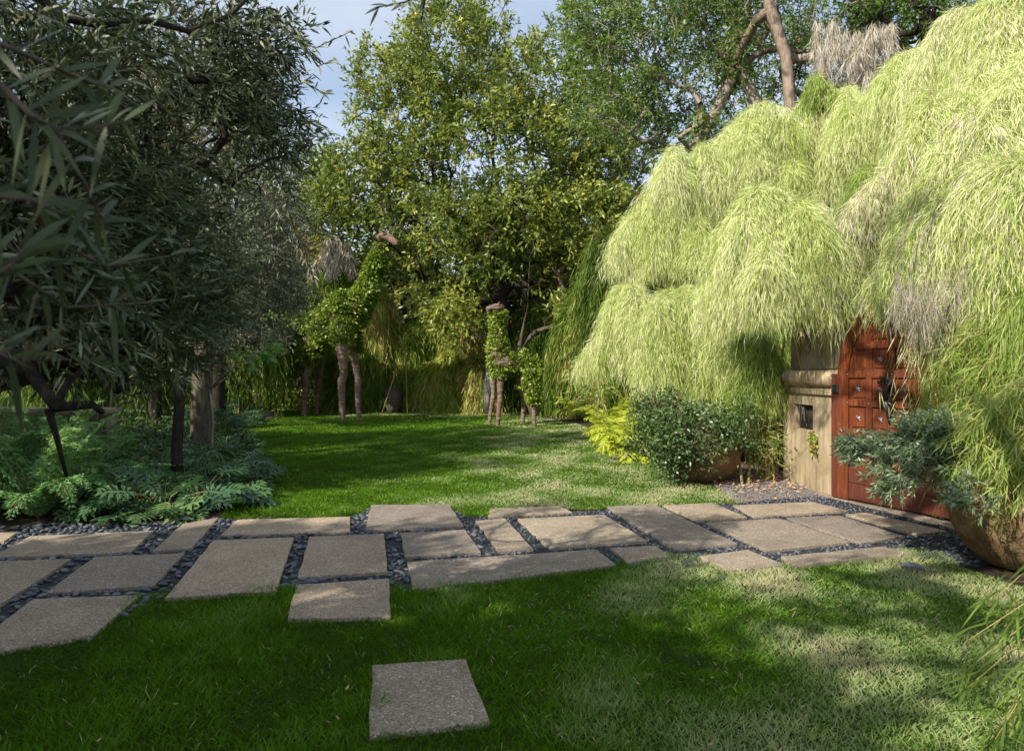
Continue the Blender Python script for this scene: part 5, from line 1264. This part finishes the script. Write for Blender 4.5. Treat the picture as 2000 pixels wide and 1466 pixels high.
# lobed-leaf plants
def lobed_template():
    v = [(0, 0, 0), (0.05, 0.25, 0.0), (0.05, 0.6, 0.0), (0, 1.0, -0.12), (-0.05, 0.6, 0.0), (-0.05, 0.25, 0.0)]; l = [0, 1, 5, 1, 2, 4, 5, 2, 3, 4]; c = [3, 4, 3]
    for t, ln, an in ((0.06, 0.34, -0.5), (0.16, 0.44, -0.1), (0.30, 0.50, 0.25), (0.45, 0.48, 0.5), (0.60, 0.40, 0.75), (0.74, 0.28, 0.95)):
        for s in (-1, 1):
            dx, dy = math.cos(an) * s, math.sin(an); k = len(v); w = 0.062
            nx, ny = -dy, dx
            v += [(0, t, 0), (dx * ln * .5 + nx * w, t + dy * ln * .5 + ny * w, 0.03), (dx * ln, t + dy * ln, -0.05), (dx * ln * .5 - nx * w, t + dy * ln * .5 - ny * w, 0.03)]
            l += [k, k + 1, k + 2, k + 3]; c += [4]
    return np.array(v), np.array(l), np.array(c)
LT = lobed_template()
def lobed(label, base, n, size, h, tm=0.5):
    t = thing('lobed_leaf_plant', base, label, 'plant', 'lobed-leaf plants in the left bed'); base = np.asarray(base, float)
    az = rnd(n) * 6.28; r = size * (0.3 + 1.1 * np.sqrt(rnd(n))); z = h * (0.25 + 0.85 * rnd(n)) * (1.2 - 0.75 * r / (1.4 * size))
    o = base + np.stack([np.cos(az) * r, np.sin(az) * r, z], -1)
    d = np.stack([np.cos(az), np.sin(az), -0.25 + 0.5 * rnd(n) - 0.15], -1) + gau(n, 3) * 0.22
    up = np.stack([np.cos(az) * 0.4, np.sin(az) * 0.4 - 0.25, np.ones(n)], -1) + gau(n, 3) * 0.22
    R = frame_from(d, up); a = Acc(); a.template(*LT, o, R, size * (0.75 + 0.45 * rnd(n)), np.clip(tm + gau(n) * 0.2, 0, 1)); a.build('leaves', M['philo'], t)
    a = Acc()
    for i in range(n):
        m = (base + o[i]) / 2 + np.array([0, 0, 0.08]); a.tube(np.array([base, m, o[i]]), [.006, .005, .003], 4, 0.5, False)
    a.build('stalk', M['culm'], t)
PH = [((190, 985), 'lobed-leaf plant next to the big fern'), ((250, 1005), 'lobed-leaf plant leaning over the back-row slab, left of the front group'), ((320, 1008), 'frontmost lobed-leaf plant touching the narrow slanting slab'), ((395, 990), 'lobed-leaf plant at the corner of lawn and path'),
      ((290, 965), 'lobed-leaf plant in the middle of the bed, second row'), ((370, 955), 'lobed-leaf plant below the stout olive trunk'), ((440, 945), 'lobed-leaf plant spreading furthest onto the lawn'), ((225, 945), 'lobed-leaf plant between fern and olive, shaded'),
      ((335, 920), 'lobed-leaf plant at the foot of the slim forked olive'), ((410, 915), 'lobed-leaf plant just right of the stout trunk base'), ((470, 925), 'low lobed-leaf plant on the lawn side of the bed'), ((270, 915), 'back-row lobed-leaf plant left of the slim olive'), ((440, 895), 'back-row lobed-leaf plant right of the trunk')]
for i, (p, lb) in enumerate(PH):
    lobed(lb, G(*p), 44, 0.34 * (0.85 + 0.3 * rnd(1)[0]), 0.42 + 0.12 * rnd(1)[0], 0.55)
for (p, lb, s) in (((430, 858), 'jagged-leaf shrub behind the stout trunk at the lawn corner', 0.36), ((465, 835), 'jagged-leaf shrub beside the far flagstones', 0.4), ((440, 815), 'jagged-leaf shrub at the back below the citrus twig', 0.5), ((400, 830), 'jagged-leaf shrub half hidden behind the stout trunk', 0.45)):
    lobed(lb, G(*p), 46, s, 1.0, 0.42)
# general undergrowth of the left bed
a = Acc(); n = 14000; x = -13 + 9.2 * rnd(n); y = 7.2 + 12 * rnd(n); kq = (x < -3.0 - 0.18 * (y - 7)) & ~inpoly(x, y, back_lawn) & ~inpoly(x, y, path_poly); x, y = x[kq], y[kq]; n = len(x)
a.ribbons(np.c_[x, y, rnd(n) * 0.35 * (1 + 0.5 * field(x, y, 4, 2))], gau(n, 3) * 0.6 + [0, 0, .7], 0.16, 0.05, 0.4, np.clip(0.45 + 0.2 * gau(n), 0, 1)); tag(a.build('ground_cover', M['under']), 'low leafy ground cover filling the left bed', 'ground cover', kind='stuff')
a = Acc(); n = 16000; x = -14 + 21 * rnd(n); y = 25.5 + 8 * rnd(n); kq = ~inpoly(x, y, back_lawn) & (y > 30.5 + gau(n) * .5 - 0.35 * np.abs(x + 1)) ; x, y = x[kq], y[kq]; n = len(x)
a.ribbons(np.c_[x, y, rnd(n) * 0.8], gau(n, 3) * 0.8 + [0, 0, .6], 0.4, 0.10, 0.5, np.clip(0.5 + 0.25 * gau(n), 0, 1)); tag(a.build('back_ground_cover', M['bamboo_back']), 'tangled low undergrowth behind the far lawn edge', 'ground cover', kind='stuff')

# citrus twig, sapling
t = thing('sapling', (-3.9, 10.2, 0), 'thin sapling with fresh green pointed leaves left of the large giraffe', 'sapling'); a = Acc()
for pts, r in (([P(410, 760, 10.4), P(440, 728, 10.3), P(480, 705, 10.2), P(500, 690, 10.2), P(520, 680, 10.2)], .016), ([P(410, 760, 10.4), P(445, 735, 10.4), P(450, 720, 10.4), P(436, 680, 10.4)], .017), ([P(500, 690, 10.2), P(475, 745, 10.2), P(450, 755, 10.2)], .006), ([P(475, 745, 10.2), P(500, 780, 10.2), P(515, 795, 10.2)], .006), ([P(515, 680, 10.2), P(535, 640, 10.2), P(530, 610, 10.2)], .005), ([P(510, 690, 10.2), P(512, 620, 10.2)], .006), ([(-4.6, 10.4, 0), (-4.55, 10.4, .8), P(410, 760, 10.4)], .022)):
    a.tube(np.array(pts), np.linspace(r, r * 0.55, len(pts)), 5)
a.build('stem', M['bark_grey'], t, True); a = Acc()
for (u, v, k) in ((490, 700, 9), (510, 690, 9), (525, 695, 8), (545, 683, 6), (465, 690, 6), (485, 715, 5), (535, 675, 6)):
    o = np.tile(P(u, v, 10.2), (k, 1)) + gau(k, 3) * 0.03; a.ribbons(o, gau(k, 3) * [1, .7, .35] + [.2, 0, -.1], 0.15, 0.055, 0.25, 0.5 + 0.2 * gau(k), (.3, .65), (1, .85), side=np.tile([0, 0.3, 0.0], (k, 1)) + gau(k, 3) * .4 + [0, 1, 0])
for (u, v, k) in ((515, 622, 8), (530, 612, 10), (545, 610, 6), (520, 640, 5)):
    o = np.tile(P(u, v, 10.2), (k, 1)) + gau(k, 3) * 0.05; a.ribbons(o, gau(k, 3), 0.06, 0.03, 0.2, 0.95)
a.build('leaves', M['citrus'], t)

# ================================================================== pots
POTP = [(.20, 0.0), (.30, .03), (.42, .16), (.50, .32), (.54, .50), (.53, .66), (.46, .82), (.36, .93), (.30, .97), (.32, 1.01), (.34, 1.02), (.30, 1.02), (.27, .96), (.25, .90)]
pc = P(1372, 900, 9.7); t = thing('potted_shrub', (pc[0], 9.7, 0), 'round tan pot with dark glossy shrub spilling left, beside the lawn', 'potted plant')
lathe('pot', pc, [(r * 0.98, z * 0.85) for r, z in POTP], M['pot'], t)
lob = [px(1350, 850, 9.3, 95, 50, 0.6), px(1290, 850, 9.4, 55, 55, 0.5), px(1420, 840, 9.4, 50, 48, 0.5), px(1350, 810, 9.6, 75, 32, 0.5), px(1310, 905, 9.2, 40, 35, 0.35), px(1325, 882, 9.1, 45, 28, 0.3), px(1268, 820, 9.6, 35, 30, 0.3)]
lob += [px(1250, 790, 9.7, 22, 22, .2), px(1300, 775, 9.6, 25, 18, .2), px(1455, 800, 9.5, 22, 30, .2), px(1470, 870, 9.3, 18, 20, .15), px(1240, 870, 9.4, 20, 22, .2), px(1390, 900, 9.05, 12, 22, .10)]
p = lobe_points(lob, 1350, 0.1); s = Skel([(pc[0], 9.7, .75), (pc[0] - .05, 9.65, .95)]); q = p[:120]; s.grow(q[np.argsort(np.linalg.norm(q - s.p[0], axis=1))], 0, .25); a = Acc(); s.mesh(a, .04, .004, 5); a.build('stem', M['bark'], t, True)
o = np.repeat(p, 9, 0) + gau(len(p) * 9, 3) * 0.06; a = Acc(); a.ribbons(o, gau(len(o), 3) + [0, -.2, .2], 0.054 * (.7 + .6 * rnd(len(o))), 0.028, 0.15, np.clip(.45 + np.repeat(gau(len(p)) * .1, 9) + gau(len(o)) * .15, 0, 1)); a.build('foliage', M['box'], t)

pc = P(2008, 1040, 5.35); t = thing('potted_shrub', (pc[0], 5.35, 0), 'gold-brown pot at right with layered silvery-green shrub reaching before the gate', 'potted plant')
lathe('pot', pc, [(r * 1.02, z * 0.92) for r, z in POTP], M['pot'], t)
lob = [px(1750, 872, 5.6, 75, 30, 0.3), px(1700, 885, 5.6, 50, 25, 0.2), px(1820, 848, 5.5, 55, 40, 0.3), px(1840, 890, 5.4, 60, 50, 0.3), px(1760, 930, 5.4, 45, 30, 0.22), px(1680, 865, 5.6, 35, 14, 0.12), px(1900, 870, 5.4, 50, 60, .3), px(1880, 955, 4.85, 30, 28, .1), px(1920, 985, 4.75, 35, 20, .1), px(1745, 955, 5.35, 25, 14, .1)]
p = lobe_points(lob, 900, 0.3); b0 = np.array([pc[0], 5.35, .85]); s = Skel([b0, b0 + [-.2, .05, .2], P(1880, 900, 5.4)]); q = p[RNG.choice(len(p), 220, replace=False)]; s.grow(q[np.argsort(np.linalg.norm(q - b0, axis=1))], 0, .2); a = Acc(); s.mesh(a, .035, .003, 5); a.build('stem', M['bark_grey'], t, True)
tp, td = s.tipdir(); o = np.concatenate([np.repeat(tp, 2, 0), p]); d = nrm(np.concatenate([np.repeat(td, 2, 0), nrm(p - b0)]) * .6 + gau(len(o), 3) * .5 + [-.2, 0, .12]); a = Acc(); leaves_on_twigs(a, o, d, 0.10, 10, 0.055, 0.015, 0.15, 0.75, 0.5 + .15 * gau(len(o)), (.4,), (1,)); a.build('foliage', M['silver'], t)

# fine bamboo overhanging the right pot
def arch_bamboo(label, starts, nper, L, W, mat, seed_sp=0.25, tm=.6, name='arching_bamboo', base=(5, 5, 0), k=9, fan=5, sec=(.3, .65), wid=(1, .8), group='arching bamboo sprays at the right edge'):
    t = thing(name, base, label, 'bamboo', group); a = Acc(); c = Acc()
    for pts, r in starts:
        pts = np.array(pts, float)
        for j in range(nper):
            q = pts + gau(1, 3) * seed_sp * np.linspace(.3, 1, len(pts))[:, None]
            c.tube(q, np.linspace(r, r * .4, len(q)), 4)
            m = 14; s_ = np.linspace(0.15, 1, m) * (len(q) - 1); i = np.minimum(s_.astype(int), len(q) - 2); f = (s_ - i)[:, None]
            o = q[i] * (1 - f) + q[i + 1] * f; dd = nrm(q[i + 1] - q[i])
            oo = np.repeat(o, fan, 0) + gau(m * fan, 3) * L * .15; dv = np.repeat(dd, fan, 0) * 0.6 + gau(m * fan, 3) * .55 + [0, 0, -.35]
            a.ribbons(oo, dv, L * (.6 + .7 * rnd(m * fan)), W * (.7 + .5 * rnd(m * fan)), .35 * rnd(m * fan), np.clip(tm + gau(m * fan) * .16, 0, 1), sec, wid)
    a.build('foliage', M[mat], t); c.build('culm', M['culm'], t); return t
arch_bamboo('fluffy bright bamboo spray over the gold-brown pot, behind the silvery shrub', [([(5.2, 5.2, 0.6), P(2010, 800, 5.1), P(1960, 790, 5.0), P(1920, 810, 5.0), P(1880, 850, 5.0)], .006), ([(5.2, 5.2, .6), P(2040, 820, 5), P(2000, 830, 4.9), P(1960, 860, 4.9), P(1920, 900, 4.9)], .006),
             ([(5.2, 5.2, .6), P(2060, 760, 5), P(2010, 760, 4.9), P(1980, 790, 4.9), P(1960, 830, 4.9)], .006), ([(5.2, 5.2, .6), P(2060, 850, 4.9), P(2020, 870, 4.8), P(1990, 920, 4.8), P(1975, 960, 4.8)], .006)], 18, 0.12, 0.008, 'bamboo_green', .11, .62, base=(5.2, 5.2, 0))
arch_bamboo('green weeping spray hanging over the middle right of the gate', [([(5.3, 6.4, .5), P(1990, 640, 6.2), P(1920, 660, 6.2), P(1865, 730, 6.3), P(1840, 800, 6.3)], .006), ([(5.3, 6.4, .5), P(2000, 690, 6), P(1940, 720, 6), P(1905, 790, 6)], .006)], 20, 0.17, 0.010, 'bamboo_green', .17, .5, base=(5.3, 6.4, 0))
arch_bamboo('dark arching bamboo blades closest to the camera at the lower right', [([(2.95, 2.3, 0), P(2090, 1090, 2.6), P(2040, 1100, 2.5), P(1980, 1140, 2.45), P(1920, 1200, 2.4)], .003), ([(2.95, 2.3, 0), P(2100, 1160, 2.4), P(2040, 1180, 2.35), P(1960, 1240, 2.3), P(1880, 1300, 2.3)], .003),
             ([(2.95, 2.3, 0), P(2110, 1250, 2.3), P(2050, 1280, 2.2), P(1990, 1340, 2.2), P(1950, 1400, 2.2)], .003), ([(2.95, 2.3, 0), P(2120, 1330, 2.1), P(2060, 1370, 2.1), P(1980, 1430, 2.1)], .003)], 3, 0.17, 0.0085, 'bamboo_green', .05, .08, base=(2.95, 2.3, 0), fan=2, sec=(.25, .6), wid=(1, .85))

# piece of dark bark lying in the grass
c = G(1782, 1110, 0.03); a = Acc(); e = nrm(np.array([.9, -.25, 0]))
a.tube(np.array([c - e * .075 + [0, 0, .02], c - e * .03 + [0, 0, .026], c + e * .03 + [0, 0, .022], c + e * .078 + [0, 0, .01]]), [.014, .022, .022, .010], 7)
a.tube(np.array([c - e * .06, c - e * .085 + [0, .02, .035]]), [.008, .003], 5); a.tube(np.array([c - e * .04, c - e * .04 + [0, -.03, -.01]]), [.008, .005], 5); a.tube(np.array([c + e * .06, c + e * .065 + [0, -.03, -.012]]), [.008, .005], 5)
M['grey_bark_chip'] = barkmat('grey_chip', (.12, .125, .14), (.30, .31, .34), 20, 1)
tag(a.build('wood_chunk', M['grey_bark_chip'], None, True), 'small slate-grey weathered chunk of wood lying in the grass near the big pot', 'wood piece')

for args in (('offside_tree', 'tree left of the view behind the nearest olive', -8.5, -1.0, 6.9, 2.0), ('offside_tree', 'tree left of the view beside the far ferns', -9.4, 5.5, 6.9, 2.2), ('offside_tree', 'tree behind and left of the camera', -6.9, -4.6, 5.8, 2.0), ('offside_tree', 'tree just behind the camera on the left', -5.7, -2.5, 6.2, 1.7), ('offside_tree', 'tree left of the view near the low bench wall', -12, 10, 7.0, 2.4)):
    shade_tree(*args)
# ================================================================== camera, light, sky
SUN_E = 5.0; SKY_E = 0.15; EXPO = 0.55; CLOUD = (3.7, 4.05, 4.6, 1)
cam = bpy.data.cameras.new('camera'); cam.sensor_width = 36; cam.lens = 36 * F / 2000; cam.clip_start = 0.05; cam.clip_end = 500
co = bpy.data.objects.new('camera', cam); C.objects.link(co); co.location = (0, 0, H); co.rotation_euler = (math.pi / 2, 0, 0)
cam.dof.use_dof = True; cam.dof.focus_distance = 9.0; cam.dof.aperture_fstop = 6.3
bpy.context.scene.camera = co
EL = 35.0; az = np.array([-0.72, -0.69]); az /= np.linalg.norm(az)
ts = Vector((az[0] * math.cos(math.radians(EL)), az[1] * math.cos(math.radians(EL)), math.sin(math.radians(EL))))
sun = bpy.data.lights.new('sun', 'SUN'); sun.energy = SUN_E; sun.angle = math.radians(0.6); sun.color = (1.0, 0.93, 0.82)
so = bpy.data.objects.new('sun', sun); C.objects.link(so); so.rotation_euler = ts.to_track_quat('Z', 'Y').to_euler(); so.location = (0, 0, 20)
w = bpy.data.worlds.new('World'); bpy.context.scene.world = w; w.use_nodes = True
nt = w.node_tree; nt.nodes.clear()
out = nt.nodes.new('ShaderNodeOutputWorld'); bg = nt.nodes.new('ShaderNodeBackground'); bg.inputs['Strength'].default_value = SKY_E
sky = nt.nodes.new('ShaderNodeTexSky'); sky.sky_type = 'NISHITA'; sky.sun_disc = False
sky.sun_elevation = math.radians(EL); sky.sun_rotation = math.atan2(az[0], az[1]) % (2 * math.pi); sky.air_density = 1.0; sky.dust_density = 1.0
tc = nt.nodes.new('ShaderNodeTexCoord'); mp = nt.nodes.new('ShaderNodeMapping'); mp.inputs['Scale'].default_value = (1.0, 1.0, 3.2)
nz = nt.nodes.new('ShaderNodeTexNoise'); nz.inputs['Scale'].default_value = 1.7; nz.inputs['Detail'].default_value = 7; nz.inputs['Roughness'].default_value = 0.55
nz.inputs['Distortion'].default_value = 0.4
rp = nt.nodes.new('ShaderNodeValToRGB'); rp.color_ramp.elements[0].position = 0.34; rp.color_ramp.elements[0].color = (0.25, 0.25, 0.25, 1); rp.color_ramp.elements[1].position = 0.66; rp.color_ramp.elements[1].color = (0.92, 0.92, 0.92, 1)
mx = nt.nodes.new('ShaderNodeMix'); mx.data_type = 'RGBA'; mx.inputs[7].default_value = CLOUD
L_ = nt.links.new
L_(tc.outputs['Generated'], mp.inputs['Vector']); L_(mp.outputs[0], nz.inputs['Vector']); L_(nz.outputs['Fac'], rp.inputs['Fac'])
L_(rp.outputs['Color'], mx.inputs[0]); L_(sky.outputs[0], mx.inputs[6]); L_(mx.outputs[2], bg.inputs['Color']); L_(bg.outputs[0], out.inputs['Surface'])
sc = bpy.context.scene
sc.view_settings.view_transform = 'Standard'; sc.view_settings.look = 'None'; sc.view_settings.gamma = 1; sc.view_settings.exposure = EXPO
sc.cycles.max_bounces = 6; sc.cycles.diffuse_bounces = 4; sc.cycles.transmission_bounces = 4; sc.cycles.glossy_bounces = 2
sc.cycles.sample_clamp_indirect = 6
